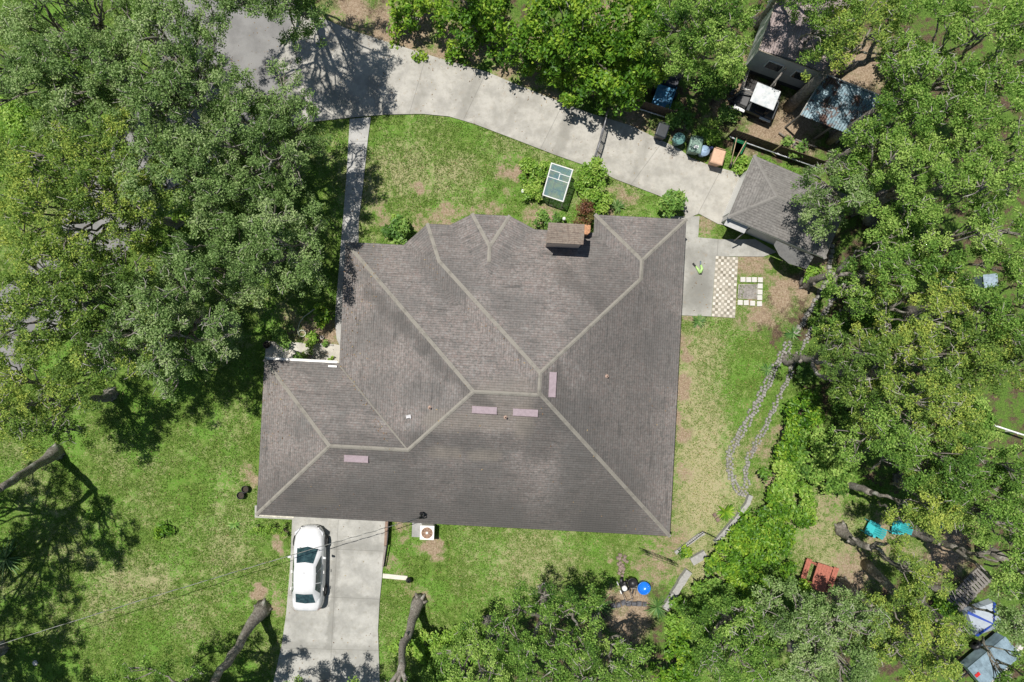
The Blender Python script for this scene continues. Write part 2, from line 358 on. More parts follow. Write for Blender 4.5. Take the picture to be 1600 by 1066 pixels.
low_mat = concrete("carport drive concrete", (0.40, 0.395, 0.365),
    joints=[((529, 812), (514, 1090)), ((456, 855), (600, 861)), ((452, 930), (596, 936)), ((440, 1012), (592, 1016))],
    stains=[((527, 850), (515, 1010), .32, .6), ((525, 930), (596, 940), .42, .55), ((528, 852), (600, 858), .42, .45), ((448, 1010), (590, 1018), .5, .4), ((470, 930), (465, 1000), .9, .25)], rust=.15)
slab("carport_drive", [(398, 790), (604, 790), (603, 815), (600, 862), (596.5, 905), (593, 940), (590.5, 985), (592, 1030), (594, 1100), (415, 1100), (428, 1062), (440, 1008), (447, 960), (453, 890), (456.5, 812), (398, 809)], 0.05, low_mat)
# checkered tiles
n = N("checkered tiles"); p = n.pos('UV'); sx = n.node("SeparateXYZ", p, out=0); sy = n.node("SeparateXYZ", p, out=1)
wn = n.node("TexWhiteNoise", n.node("VectorMath", p, operation='FLOOR'), noise_dimensions='3D', out=0)
ck = n.math('FLOORED_MODULO', n.math('ADD', n.math('FLOOR', sx), n.math('FLOOR', sy)), 2.0)
lt = n.mix(wn, (0.44, 0.40, 0.33), (0.66, 0.62, 0.55)); dk = n.mix(wn, (0.18, 0.16, 0.12), (0.36, 0.33, 0.27))
c = n.mix(n.math('MULTIPLY', n.ramp(n.noise(.8, 4, .7, p), .5, .7), .35), n.mix(ck, lt, dk), (0.42, 0.40, 0.30))
edge = n.math('MINIMUM', n.math('PINGPONG', sx, .5), n.math('PINGPONG', sy, .5))
c = n.mix(n.ramp(edge, 0.03, 0.09), (0.30, 0.28, 0.23), c)
tile_m = n.done(c, .7, 0, .35)
q = [P(x, y, .05) for x, y in ((1118.5, 400), (1153.5, 402), (1148.5, 497), (1112, 494.5))]
mb = MB(); mb.quad(q[3], q[2], q[1], q[0], uv=[(0, 0), (8, 0), (8, 21), (0, 21)])
o = mb.build("tile_strip", tile_m); o['kind'] = 'structure'

# ------------------------------------------------------------------ shingles and roofs
def shingle_mat(name, cols, moss, row=0.135, tab=0.15, clean=(), dark=()):
    n = N(name); uv = n.pos('UV'); sx = n.node("SeparateXYZ", uv, out=0); sy = n.node("SeparateXYZ", uv, out=1)
    r = n.math('DIVIDE', sy, row); ri = n.math('FLOOR', r); rf = n.math('FRACT', r)
    wr = n.node("TexWhiteNoise", ri, noise_dimensions='1D', out=0)
    cx = n.math('ADD', n.math('DIVIDE', sx, tab), n.math('MULTIPLY', wr, 7.3)); ci = n.math('FLOOR', cx); cf = n.math('FRACT', cx)
    cell = n.node("CombineXYZ", ci, ri, 0.0)
    wn = n.node("TexWhiteNoise", cell, noise_dimensions='3D', out=0)
    p = n.pos(); band = n.noise(1.0, 5, .75, n.node('VectorMath', uv, (.55, 3.0, 0), operation='MULTIPLY'))
    c = n.mix(n.math('ADD', .58, n.math('MULTIPLY', n.noise(1.6, 4, .7, p), .45)), n.colramp(wn, cols), n.colramp(n.ramp(n.noise(7, 4, .75, p), .3, .7), cols))
    c = n.mix(n.math('MULTIPLY', n.ramp(n.noise(0.34, 4, .6, p), .40, .62), .55), c, moss)          # algae
    c = n.mix(n.math('MULTIPLY', n.ramp(n.noise(2.0, 5, .7, p), .5, .72), .35), c, tuple(x * .7 for x in moss))
    c = n.mix(n.math('MULTIPLY', n.ramp(band, .52, .70), .7), c, tuple(x * .62 for x in moss)); c = n.mix(n.math('MULTIPLY', n.ramp(band, .46, .30), .6), c, tuple(x * 1.7 for x in moss))
    flat = n.node("VectorMath", p, (1, 1, 0), operation='MULTIPLY')
    for (a, b, wd, amt) in clean:                                                                      # cleaner below zinc vents
        d = n.math('ADD', seg_dist(n, flat, a, b), n.math('MULTIPLY', n.math('SUBTRACT', n.noise(2.5, 3, .6, p), .5), .5))
        c = n.mix(n.math('MULTIPLY', n.math('SUBTRACT', 1.0, n.ramp(d, wd * .3, wd)), amt), c, (0.225, 0.20, 0.17))
    for (a, b, wd, amt) in dark:                                                                       # algae stains, and slope shade painted in as broad dark strips
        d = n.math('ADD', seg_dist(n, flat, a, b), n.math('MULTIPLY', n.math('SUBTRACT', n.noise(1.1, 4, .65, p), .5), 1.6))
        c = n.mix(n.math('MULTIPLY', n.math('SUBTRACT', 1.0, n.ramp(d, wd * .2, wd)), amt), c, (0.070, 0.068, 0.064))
    c = n.mix(n.math('MULTIPLY', n.ramp(n.noise(55, 3, .8, p), .5, .75), .35), c, (0.27, 0.25, 0.225))
    c = n.mix(n.math('MULTIPLY', n.math('SUBTRACT', 1.0, n.ramp(rf, 0.05, 0.2)), .4), c, (0.028, 0.026, 0.025))   # the butt edge of each course
    c = n.mix(n.math('MULTIPLY', n.math('SUBTRACT', 1.0, n.ramp(cf, 0.02, 0.08)), .25), c, (0.03, 0.028, 0.027))
    n.bump(n.math('ADD', n.math('MULTIPLY', n.math('SUBTRACT', 1.0, rf), .6), n.math('MULTIPLY', wn, .5)), .8, .02)
    return n.done(c, .92, 0, .2)

class Frame:
    """plan coordinates (u, v) of a building -> world; v runs down the picture"""
    def __init__(s, o, eu, ev, scale): s.o = np.array(o[:2], float); s.eu = np.array(eu[:2], float); s.ev = np.array(ev[:2], float); s.k = scale
    def xy(s, u, v): return s.o + s.k * (u * s.eu + v * s.ev)
    def uv(s, x, y):
        d = (np.array([x, y]) - s.o) / s.k; return float(d @ s.eu), float(d @ s.ev)
def clip(poly, a, b, c, keep=1):
    out = []; nn = len(poly)
    for i in range(nn):
        p, q = poly[i], poly[(i + 1) % nn]
        fp = keep * (a * p[0] + b * p[1] + c); fq = keep * (a * q[0] + b * q[1] + c)
        if fp >= -1e-7: out.append(p)
        if (fp > 1e-7 and fq < -1e-7) or (fp < -1e-7 and fq > 1e-7):
            t = fp / (fp - fq); out.append((p[0] + t * (q[0] - p[0]), p[1] + t * (q[1] - p[1])))
    return out if len(out) >= 3 else []
def area(poly): return abs(sum(poly[i][0] * poly[(i + 1) % len(poly)][1] - poly[(i + 1) % len(poly)][0] * poly[i][1] for i in range(len(poly)))) / 2
def hip_faces(blocks):
    """roof = highest of several hipped blocks, each the lowest of its planes. Returns (polygon, plane)"""
    res = []
    for bi, (dom, planes) in enumerate(blocks):
        for pi, pl in enumerate(planes):
            poly = list(dom)
            for p2 in planes: poly = clip(poly, *p2) if poly else []
            for k, p2 in enumerate(planes):
                if k != pi and poly: poly = clip(poly, p2[0] - pl[0], p2[1] - pl[1], p2[2] - pl[2])
            pieces = [poly] if poly else []
            for bj, (dom2, planes2) in enumerate(blocks):
                if bj == bi: continue
                nxt = []
                # inside block j, keep where some plane of j lies below this plane; outside its domain keep everything
                for pc in pieces:
                    rest = pc; nd = len(dom2)
                    sgn = 1 if sum(dom2[i][0] * dom2[(i + 1) % nd][1] - dom2[(i + 1) % nd][0] * dom2[i][1] for i in range(nd)) > 0 else -1
                    for i in range(nd):
                        (x1, y1), (x2, y2) = dom2[i], dom2[(i + 1) % nd]
                        a, b = -(y2 - y1) * sgn, (x2 - x1) * sgn; cc = -(a * x1 + b * y1)
                        o = clip(rest, a, b, cc, -1) if rest else []
                        if o and area(o) > .01: nxt.append(o)
                        rest = clip(rest, a, b, cc) if rest else []
                    for p2 in planes2:
                        if not rest: break
                        a, b, cc = pl[0] - p2[0], pl[1] - p2[1], pl[2] - p2[2]
                        if abs(a) + abs(b) + abs(cc) < 1e-6:
                            if bj > bi: nxt.append(rest); rest = []
                            continue
                        o = clip(rest, a, b, cc)
                        if o and area(o) > .01: nxt.append(o)
                        rest = clip(rest, a, b, cc, -1)
                pieces = nxt
            res += [(pc, pl) for pc in pieces if area(pc) > .02]
    return res
def roof_h(blocks, u, v):
    best = -1e9
    for dom, planes in blocks:
        if in_poly(np.array([u]), np.array([v]), dom)[0]: best = max(best, min(a * u + b * v + c for a, b, c in planes))
    return best
def rect(u0, v0, u1, v1): return [(u0, v0), (u1, v0), (u1, v1), (u0, v1)]
def build_roof(fr, blocks, z0, slope, mat, parent):
    mb = MB()
    for poly, (a, b, c) in hip_faces(blocks):
        g = math.hypot(a, b); t = (-b / g, a / g)
        pts = []; uvs = []
        for (u, v) in poly:
            h = a * u + b * v + c; x, y = fr.xy(u, v); pts.append((x, y, z0 + slope * fr.k * h))
            uvs.append((fr.k * (u * t[0] + v * t[1]) + 13.7 * (a - b), fr.k * h / g * math.sqrt(1 + slope ** 2) + 3.1))
        nrm = np.cross(np.array(pts[1]) - pts[0], np.array(pts[2]) - pts[0])
        if nrm[2] < 0: pts.reverse(); uvs.reverse()
        mb.quad(*pts, uv=uvs)
    return mb.build("roof", mat, parent, world=True)
def ridge_caps(fr, blocks, z0, slope, lines, mat, parent, name="ridge_cap", wdt=.095, step=.17):
    mb = MB(); r = random.Random(5)
    def z(u, v): return z0 + slope * fr.k * max(0, roof_h(blocks, u, v))
    for (u0, v0), (u1, v1) in lines:
        a = np.array([*fr.xy(u0, v0), z(u0, v0)]); b = np.array([*fr.xy(u1, v1), z(u1, v1)])
        L = np.linalg.norm(b - a); d = (b - a) / L; side = np.cross(d, (0, 0, 1.0)); side /= np.linalg.norm(side)
        k = max(1, int(L / step))
        for i in range(k):
            p = a + d * (i * L / k - .02); q = a + d * ((i + 1) * L / k + .03)
            pts = []
            for e, lift in ((p, .045), (q, .022)):
                row = []
                for sgn in (-1, 0, 1):
                    w_ = e + side * sgn * wdt
                    zz = e[2] + lift
                    if sgn:
                        uu, vv = fr.uv(w_[0], w_[1]); zz = max(min(z(uu, vv) + lift * .55, e[2] + lift), e[2] - .12) 
                    row.append((w_[0], w_[1], zz))
                pts.append(row)
            uo = r.random() * 50
            for s_ in (0, 1):
                f = [pts[0][s_], pts[0][s_ + 1], pts[1][s_ + 1], pts[1][s_]]
                nn = np.cross(np.array(f[1]) - f[0], np.array(f[2]) - f[0])
                uv = [(uo, 0), (uo, 1), (uo + .9, 1), (uo + .9, 0)]
                if nn[2] < 0: f.reverse(); uv.reverse()
                mb.quad(*f, uv=uv)
    return mb.build(name, mat, parent, world=True)
def offset_poly(poly, d):
    """poly (plan, any winding) moved inward by d"""
    n_ = len(poly); s = 1 if sum(poly[i][0] * poly[(i + 1) % n_][1] - poly[(i + 1) % n_][0] * poly[i][1] for i in range(n_)) > 0 else -1
    out = []
    for i in range(n_):
        p0, p1, p2 = map(np.array, (poly[i - 1], poly[i], poly[(i + 1) % n_]))
        e1 = (p1 - p0) / np.linalg.norm(p1 - p0); e2 = (p2 - p1) / np.linalg.norm(p2 - p1)
        n1 = s * np.array([-e1[1], e1[0]]); n2 = s * np.array([-e2[1], e2[0]])
        m = (n1 + n2) / max(.2, 1 + n1 @ n2); out.append(tuple(p1 + d * m))
    return out

# ------------------------------------------------------------------ the house
Z0 = 2.75; K = (H - Z0) / F; SL = 0.415
ca, sa = math.cos(math.radians(3.0)), math.sin(math.radians(3.0))
HF = Frame(P(540, 378, Z0), (ca, -sa), (-sa, -ca), K)
S7 = math.sqrt(.5)
def line_plane(p, q, k):
    """plane rising inward (towards larger v) from the eave p-q, slope factor k"""
    d = np.array(q, float) - p; d /= np.linalg.norm(d); nn = np.array([-d[1], d[0]])
    if nn[1] < 0: nn = -nn
    return (nn[0] * k, nn[1] * k, -k * float(nn @ np.array(p, float)))
pw = line_plane((162, -35.3), (195, -54), .8); pe = line_plane((254, -54), (294, -35.3), .8)
HB = [(rect(0, 0, 530, 433), [(1, 0, 0), (-1, 0, 530), (0, 1, 0), (0, -1, 433)]),
      (rect(91, -35, 530, 433), [(1, 0, -91), (-1, 0, 530), (0, 1, 35), (0, -1, 433), (S7, S7, -91 * S7)]),
      (rect(387, -63, 530, 150), [(1, 0, -387), (-1, 0, 530), (0, 1, 63)]),
      ([(162, -35.3), (195, -54), (254, -54), (294, -35.3), (294, 90), (162, 90)], [(0, 1, 54), pw, pe]),
      (rect(-117, 190, 300, 433), [(1, 0, 117), (0, 1, -190), (0, -1, 433)])]
OUT = [(0, 0), (91, 0), (126, -35), (162, -35.3), (195, -54), (254, -54), (294, -35.3), (387, -35), (387, -63), (530, -63), (530, 433), (-117, 433), (-117, 190), (0, 190)]
def hz(u, v): return Z0 + SL * K * max(0, roof_h(HB, u, v))
def on_roof(px, py):
    z = 4.0
    for _ in range(8): x, y = PXY(px, py, z); z = hz(*HF.uv(x, y))
    return np.array([x, y, z])
cen = HF.xy(210, 200)
house = thing("house", "large house under a grey brown shingle roof of many hips and ridges", "house", (cen[0], cen[1], 0))
clean = []
for (px, py, du, dv, ln) in ((757, 652, 17, 0, 0), (821, 656, 17, 0, 0), (557, 730, 16, 0, 0)):
    a = on_roof(px - du, py); b = on_roof(px + du, py); clean.append((a[:2], b[:2], .5, .75))
a = on_roof(885, 585); b = on_roof(884, 612); clean.append((a[:2], b[:2], .8, .75))
a = on_roof(740, 600); b = on_roof(850, 600); clean.append((a[:2], b[:2], .8, .5))
a = on_roof(820, 560); b = on_roof(880, 555); clean.append((a[:2], b[:2], 1.2, .4))
dark = [(on_roof(*a)[:2], on_roof(*b)[:2], wd, am) for a, b, wd, am in (((450, 775), (1010, 810), 5.2, .52), ((1030, 420), (1015, 770), 3.8, .5), ((930, 545), (905, 640), 1.5, .6), ((960, 600), (1000, 760), 2.4, .3), ((600, 640), (700, 640), 1.3, .45), ((720, 630), (860, 640), .9, .5), ((540, 730), (980, 800), 3.2, .42), ((700, 680), (860, 700), 2.0, .3), ((640, 400), (830, 580), .55, .5), ((935, 370), (995, 420), .7, .45), ((770, 400), (740, 350), 1.2, .2))]  # wide strips paint the shade of the south and east slopes; others are stains
SH = [(0.0, (0.101, 0.094, 0.090)), (0.22, (0.162, 0.154, 0.142)), (0.42, (0.219, 0.200, 0.186)), (0.6, (0.222, 0.154, 0.132)), (0.72, (0.235, 0.234, 0.231)), (0.9, (0.310, 0.284, 0.255)), (1.0, (0.155, 0.164, 0.170))]
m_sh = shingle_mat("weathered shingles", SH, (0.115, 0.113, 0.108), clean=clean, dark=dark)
def cap_mat(name, a, b):
    n = N(name); uv = n.pos('UV'); wn = n.node("TexWhiteNoise", n.math('FLOOR', n.node("SeparateXYZ", uv, out=0)), noise_dimensions='1D', out=0)
    c = n.mix(wn, a, b); c = n.mix(n.math('MULTIPLY', n.ramp(n.noise(3, 5, .7), .45, .7), .45), c, tuple(x * .6 for x in a))
    return n.done(c, .9, 0, .2)
m_cap = cap_mat("ridge shingles", (0.15, 0.14, 0.122), (0.34, 0.32, 0.275))
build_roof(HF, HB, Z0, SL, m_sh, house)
LN = [((0, 0), (216.5, 216.5)), ((216.5, 216.5), (309, 216.5)), ((150, 25), (310.5, 184.5)), ((126, -35), (150, 25)), ((310.5, 184.5), (310.5, 213.5)), ((310.5, 213.5), (530, 433)),
      ((310.5, 184.5), (458.5, 36.5)), ((458.5, 8.5), (458.5, 36.5)), ((387, -63), (458.5, 8.5)), ((530, -63), (458.5, 8.5)), ((121.5, 311.5), (216.5, 216.5)), ((4.5, 311.5), (121.5, 311.5)),
      ((-117, 190), (4.5, 311.5)), ((-117, 433), (4.5, 311.5)), ((195, -54), (226, -2)), ((254, -54), (226, -2)), ((226, -2), (226, 22))]
ridge_caps(HF, HB, Z0, SL, LN, m_cap, house)
ridge_caps(HF, HB, Z0, SL, [((1, 193), (121.5, 311.5))], cap_mat("worn valley shingles", (.17, .16, .14), (.26, .245, .21)), house, "valley_strip", .04, .2)
m_wall = simple("cream stucco", (0.50, 0.45, 0.36), .9, var=.12, dirt=(.28, .25, .2))
m_trim = simple("white painted trim", (0.78, 0.77, 0.73), .5, var=.06, dirt=(.4, .38, .33), dirt_amt=.35)
m_soff = simple("soffit boards", (0.55, 0.53, 0.48), .8, var=.1)
m_dark = simple("dark glass", (0.03, 0.04, 0.045), .08, 0, .6, var=.2)
m_white = simple("white enamel", (0.80, 0.80, 0.78), .35, 0, .5, var=.04, dirt=(.45, .42, .36), dirt_amt=.25)
m_black = simple("black plastic", (0.016, 0.016, 0.018), .45, 0, .5, var=.3)
m_steel = simple("galvanised steel", (0.46, 0.47, 0.48), .4, .75, .5, var=.15)
def ring(fr, poly, z0, z1, name, mat, parent):
    mb = MB(); n_ = len(poly)
    for i in range(n_):
        a = fr.xy(*poly[i]); b = fr.xy(*poly[(i + 1) % n_]); mb.quad((*b, z0), (*a, z0), (*a, z1), (*b, z1))
    return mb.build(name, mat, parent, world=True)
mb = MB(); mb.quad(*[(*HF.xy(*p), Z0 - .06) for p in OUT]); mb.build("soffit", m_soff, house, world=True)
ring(HF, OUT, Z0 - .2, Z0 - .004, "fascia", m_trim, house)
WALL = offset_poly(OUT, 15)
ring(HF, WALL, -.05, Z0 - .06, "wall", m_wall, house)
def gutter(fr, p, q, z, parent, mat=None, wd=.12, out=.07):
    a = fr.xy(*p); b = fr.xy(*q); d = (b - a) / np.linalg.norm(b - a); nn = np.array([-d[1], d[0]]) * out
    mb = MB()
    for s0, s1, z0, z1 in ((0, wd * .12, -.1, .0), (wd * .88, wd, -.1, .0), (wd * .12, wd * .88, -.1, -.075)):
        nn_ = np.array([-d[1], d[0]]); c = []
        for e in (a, b): c += [e + nn_ * s0, e + nn_ * s1]
        mb.prism([c[0], c[1], c[3], c[2]], z + z0, z + z1)
    return mb.build("gutter", mat or m_trim, parent, world=True)
gutter(HF, (0.3, -1), (0.3, 189.5), Z0, house); gutter(HF, (-117, 190), (-3.5, 190), Z0, house, wd=.13); gutter(HF, (-59, 433), (-117, 433), Z0 - .01, house, simple("beige gutter", (.52, .50, .42), .6), wd=.11)
mb = MB(); mb.box((*HF.xy(-9, 195), Z0 + .13), (.46, .10, .08), rz=-math.radians(3)); mb.build("splash_guard", m_trim, house, world=True)
# windows, doors and the carport door in the walls
def wall_panel(i, t, z0, z1, wd, name, mat, parent, frame=True):
    a = HF.xy(*WALL[i]); b = HF.xy(*WALL[(i + 1) % len(WALL)]); d = (b - a) / np.linalg.norm(b - a); nn = np.array([-d[1], d[0]])
    c0 = sum((HF.xy(*p) for p in OUT), np.zeros(2)) / len(OUT)
    m = a + d * np.linalg.norm(b - a) * t
    if in_poly(np.array([HF.uv(*(m + nn * .3))[0]]), np.array([HF.uv(*(m + nn * .3))[1]]), WALL)[0]: nn = -nn
    rz = math.atan2(d[1], d[0])
    fr_ = None
    if frame:
        mb = MB(); zc = (z0 + z1) / 2
        for s in (-1, 1): mb.box((*(m + d * s * (wd / 2 + .04) + nn * .02), zc), (.08, .06, z1 - z0 + .16), rz)
        for zz in (z0 - .04, z1 + .04): mb.box((*(m + nn * .02), zz), (wd - .004, .06, .08), rz)
        fr_ = mb.build(name, m_trim, parent, world=True)
    p = MB().box((*(m + nn * .008), (z0 + z1) / 2), (wd, .012, z1 - z0), rz)
    if fr_ is not None:
        o = p.build("pane", mat, None); o.parent = fr_; o.location = [-c for c in parent.location]
    else: o = p.build(name, mat, parent, world=True)
for i, t, wd in ((0, .5, 1.2), (2, .5, .9), (4, .5, 1.5), (6, .3, 1.2), (8, .5, 1.8), (9, .2, 1.2), (9, .75, 1.5), (10, .12, 1.5), (10, .35, 1.8), (10, .55, 1.5), (11, .5, 1.5), (13, .3, 1.2)):
    wall_panel(i, t, .95, 2.1, wd, "window", m_dark, house)
wall_panel(9, .45, .06, 2.1, 1.7, "door", m_dark, house); wall_panel(13, .75, .06, 2.1, .95, "door", simple("front door paint", (.16, .05, .04), .5), house)
wall_panel(10, .83, .06, 2.25, 4.4, "garage_door", m_white, house)
# vents, pipes
m_vent = simple("pinkish vent metal", (0.36, 0.29, 0.31), .45, .15, .4, var=.1, dirt=(.2, .16, .16))
def ridge_vent(px, py, along_u):
    c = on_roof(px, py); u, v = HF.uv(c[0], c[1]); du, dv = (18, 5) if along_u else (5, 18)
    down = np.array([0, 1]) if along_u else np.array([1, 0])
    mb = MB(); pts = []
    for (a, b) in ((-1, -1), (1, -1), (1, 1), (-1, 1)):
        uu, vv = u + a * du, v + b * dv; x, y = HF.xy(uu, vv); pts.append((x, y, hz(uu, vv)))
    lo = [p for p in pts]; hi = [(p[0], p[1], p[2] + (.05 if ((i in (0, 1)) if along_u else (i in (0, 3))) else .13)) for i, p in enumerate(pts)]
    mb.raw(lo + hi, [(4, 7, 6, 5), (0, 1, 5, 4), (1, 2, 6, 5), (2, 3, 7, 6), (3, 0, 4, 7)])
    o = mb.build("roof_vent", m_vent, house, world=True)
    # a folded lip along the lower edge
    mb = MB(); ids = (2, 3) if along_u else (1, 2)
    a, b = np.array(hi[ids[0]]), np.array(hi[ids[1]]); mid = (a + b) / 2; d = b - a
    mb.box((mid[0], mid[1], mid[2] - .03), (np.linalg.norm(d) + .02, .05, .05), math.atan2(d[1], d[0]))
    l = mb.build("vent_lip", simple("dull mauve metal", (.20, .15, .16), .5), None); l.parent = o; l.location = [-c for c in house.location]
ridge_vent(757, 640.5, True); ridge_vent(821, 644.5, True); ridge_vent(557, 716.5, True); ridge_vent(863, 601, False)
m_lead = simple("pipe flashing", (.42, .30, .24), .6); 
for px, py, mt in ((672, 637, m_lead), (790, 652, m_lead), (948, 588, m_lead)):
    c = on_roof(px, py); mb = MB(); mb.lathe([(.11, -.03), (.075, .05), (.05, .06), (.05, .3), (.036, .3), (.036, .12)], c, 12); mb.build("vent_pipe", mt, house, world=True)
c = on_roof(639, 651); mb = MB(); m_steel = simple("dull steel", (.25, .25, .26), .5, .5); mb.box((c[0], c[1], c[2] + .07), (.24, .16, .12), .2, rx=-.3); mb.box((c[0] + .1, c[1] - .06, c[2] + .1), (.06, .05, .1)); mb.build("exhaust_hood", m_steel, house, world=True)
# chimney with its little shingled roof
ZC = 5.15
q = [np.array(P(x, y, ZC)) for x, y in ((857, 347.5), (913.5, 350.5), (911.5, 382.5), (853, 379.5))]
mid = sum(q) / 4
mb = MB(); uvd = lambda i, h: [(0, 0), (1.9, 0), (1.9, h), (0, h)]
r0 = (q[0] + q[3]) / 2 + (0, 0, .13); r1 = (q[1] + q[2]) / 2 + (0, 0, .13)
mb.quad(q[3], q[2], r1, r0, uv=[(0, 0), (1.9, 0), (1.9, .56), (0, .56)]); mb.quad(q[1], q[0], r0, r1, uv=[(3, 0), (4.9, 0), (4.9, .56), (3, .56)])
lo = [p - (0, 0, .07) for p in q]
for i in range(4): mb.quad(lo[i], lo[(i + 1) % 4], q[(i + 1) % 4], q[i])
mb.quad(q[0], q[3], r0); mb.quad(q[2], q[1], r1); mb.quad(*lo)
m_chs = shingle_mat("chimney shingles", [(0, (.15, .11, .09)), (.4, (.22, .175, .14)), (.7, (.29, .24, .19)), (1, (.19, .17, .15))], (.16, .14, .12), row=.10, tab=.3)
m_side = simple("chimney siding", (.55, .48, .40), .85, var=.1)
ins = [mid + (p - mid) * np.array([.93, .84, 1]) for p in q]
cw = MB().prism([tuple(p[:2]) for p in ins], 2.5, ZC - .06).build("chimney", m_side, house, world=True)
cr = mb.build("chimney_roof", m_chs, None); cr.parent = cw; cr.location = [-c for c in house.location]
sh = MB(); a = [P(x, y, 3.55)[:2] for x, y in ((913, 351), (923, 352), (922, 363), (918, 366.5), (912, 366))]
sh.prism([tuple(p) for p in a], 2.6, 3.55); o = sh.build("chimney_shoulder", simple("orange brick", (.42, .22, .12), .9, var=.35, scale=14), None); o.parent = cw; o.location = [-c for c in house.location]

# ------------------------------------------------------------------ the garage at the top right
ZG = 2.6; KG = (H - ZG) / F; t23 = math.radians(23)
GF = Frame(P(1137.5, 339.5, ZG), (math.cos(t23), -math.sin(t23)), (-math.sin(t23), -math.cos(t23)), KG)
GB = [(rect(0, -105, 165, 0), [(1, 0, 0), (-1, 0, 165), (0, 1, 105), (0, -1, 0)])]
def gz(u, v): return ZG + .40 * KG * max(0, roof_h(GB, u, v))
cen = GF.xy(82, -52)
gar = thing("garage", "small detached garage with pale grey hip roof at the end of the driveway", "garage", (cen[0], cen[1], 0))
SH2 = [(0.0, (0.125, 0.118, 0.11)), (0.3, (0.17, 0.16, 0.15)), (0.6, (0.215, 0.205, 0.19)), (0.85, (0.26, 0.25, 0.235)), (1.0, (0.18, 0.155, 0.14))]
m_sh2 = shingle_mat("pale grey shingles", SH2, (0.17, 0.165, 0.155))
build_roof(GF, GB, ZG, .40, m_sh2, gar)
ridge_caps(GF, GB, ZG, .40, [((0, 0), (52.5, -52.5)), ((0, -105), (52.5, -52.5)), ((52.5, -52.5), (112.5, -52.5)), ((165, 0), (112.5, -52.5)), ((165, -105), (112.5, -52.5))], cap_mat("garage ridge shingles", (.175, .168, .156), (.26, .248, .23)), gar)
GO = rect(0, -105, 165, 0); GWAL = offset_poly(GO, 9)
mb = MB(); mb.quad(*[(*GF.xy(*p), ZG - .05) for p in GO]); mb.build("soffit", m_soff, gar, world=True)
ring(GF, GO, ZG - .17, ZG - .004, "fascia", m_trim, gar)
m_gw = simple("grey siding", (.50, .50, .49), .8, var=.08, dirt=(.3, .3, .28)); ring(GF, GWAL, -.05, ZG - .05, "wall", m_gw, gar)
a, b = GF.xy(8, -94), GF.xy(8, -11); m_ = (a + b) / 2; d = (b - a)
MB().box((m_[0], m_[1], 1.1), (np.linalg.norm(d) * .82, .05, 2.15), math.atan2(d[1], d[0])).build("garage_door", m_white, gar, world=True)
# the open hatch over the window on its lower side, held by a strut
mb = MB(); a, b = GF.xy(3, -8), GF.xy(38, -8); nn = -np.array([GF.ev[0], GF.ev[1]])
nn = np.array(GF.ev)
mb.raw([(*a, 2.2), (*b, 2.2), (*(b + nn * .55), 1.9), (*(a + nn * .55), 1.9), (*a, 2.24), (*b, 2.24), (*(b + nn * .55), 1.94), (*(a + nn * .55), 1.94)], [(3, 2, 1, 0), (4, 5, 6, 7), (0, 1, 5, 4), (1, 2, 6, 5), (2, 3, 7, 6), (3, 0, 4, 7)])
mb.build("window_hood", m_gw, gar, world=True)
a = GF.xy(44, -7); MB().tube([(*a, 2.1), (*(a + nn * .9 - np.array(GF.eu) * .35), 1.1)], .035, 6).build("strut", m_steel, gar, world=True)
mb = MB(); a, b = GF.xy(86, 2), GF.xy(150, 2); 
mb.raw([(*a, 2.35), (*b, 2.35), (*(b + nn * .7), 2.1), (*(b * .55 + a * .45 + nn * .8), 2.05), (*(a * .75 + b * .25 + nn * .62), 2.1), (*(a + nn * .25), 2.25)], [(5, 4, 3, 2, 1, 0), (0, 1, 2, 3, 4, 5)])
mb.build("lean_to_roof", simple("grey sheet roofing", (.14, .14, .135), .7, var=.15, dirt=(.2, .18, .15)), gar, world=True)  # sheet colour darkened to stand in for the shade of the trees

# ------------------------------------------------------------------ mobile home beyond the fence
ZT = 3.0; t20 = math.radians(20); KT = (H - ZT) / F
TF = Frame(P(1185.7, 78, ZT), (math.cos(t20), -math.sin(t20)), (-math.sin(t20), -math.cos(t20)), KT)
cen = TF.xy(55, -110)
mh = thing("mobile_home", "off white mobile home with pinkish ribbed metal roof in tree shade", "mobile home", (cen[0], cen[1], 0))
n = N("pinkish ribbed metal"); p = n.pos()
c = n.mix(n.ramp(n.noise(1.5, 5, .7, p), .35, .65), (.24, .195, .185), (.38, .32, .31)); c = n.mix(n.math('MULTIPLY', n.ramp(n.noise(5, 6, .8, p), .5, .7), .6), c, (.13, .09, .08))
m_mh = n.done(c, .6, .1, .4)
mb = MB(); Wd, Ln = 112, 300
def tp(u, v, z): x, y = TF.xy(u, v); return (x, y, z)
for k in range(28):
    u0, u1 = Wd * k / 28, Wd * (k + 1) / 28; rz_ = lambda u: ZT + .28 * (1 - abs(u - Wd / 2) / (Wd / 2))
    um = u0 + (u1 - u0) * .75
    for x0, x1, dz0, dz1 in ((u0, um, 0, 0), (um, (um + u1) / 2, 0, .035), ((um + u1) / 2, u1, .035, 0)):
        mb.quad(tp(x0, 0, rz_(x0) + dz0), tp(x1, 0, rz_(x1) + dz1), tp(x1, -Ln, rz_(x1) + dz1), tp(x0, -Ln, rz_(x0) + dz0))
mb.build("roof", m_mh, mh, world=True)
MB().prism([tp(1.5, -1.5, 0)[:2], tp(Wd - 1.5, -1.5, 0)[:2], tp(Wd - 1.5, -Ln, 0)[:2], tp(1.5, -Ln, 0)[:2]], .55, ZT - .02).build("wall", simple("off white siding", (.42, .43, .41), .7, var=.06, dirt=(.3, .3, .25)), mh, world=True)
MB().prism([tp(4, -4, 0)[:2], tp(Wd - 4, -4, 0)[:2], tp(Wd - 4, -Ln, 0)[:2], tp(4, -Ln, 0)[:2]], -.02, .549).build("skirting", simple("dark skirting", (.08, .085, .09), .8), mh, world=True)
mb = MB(); 
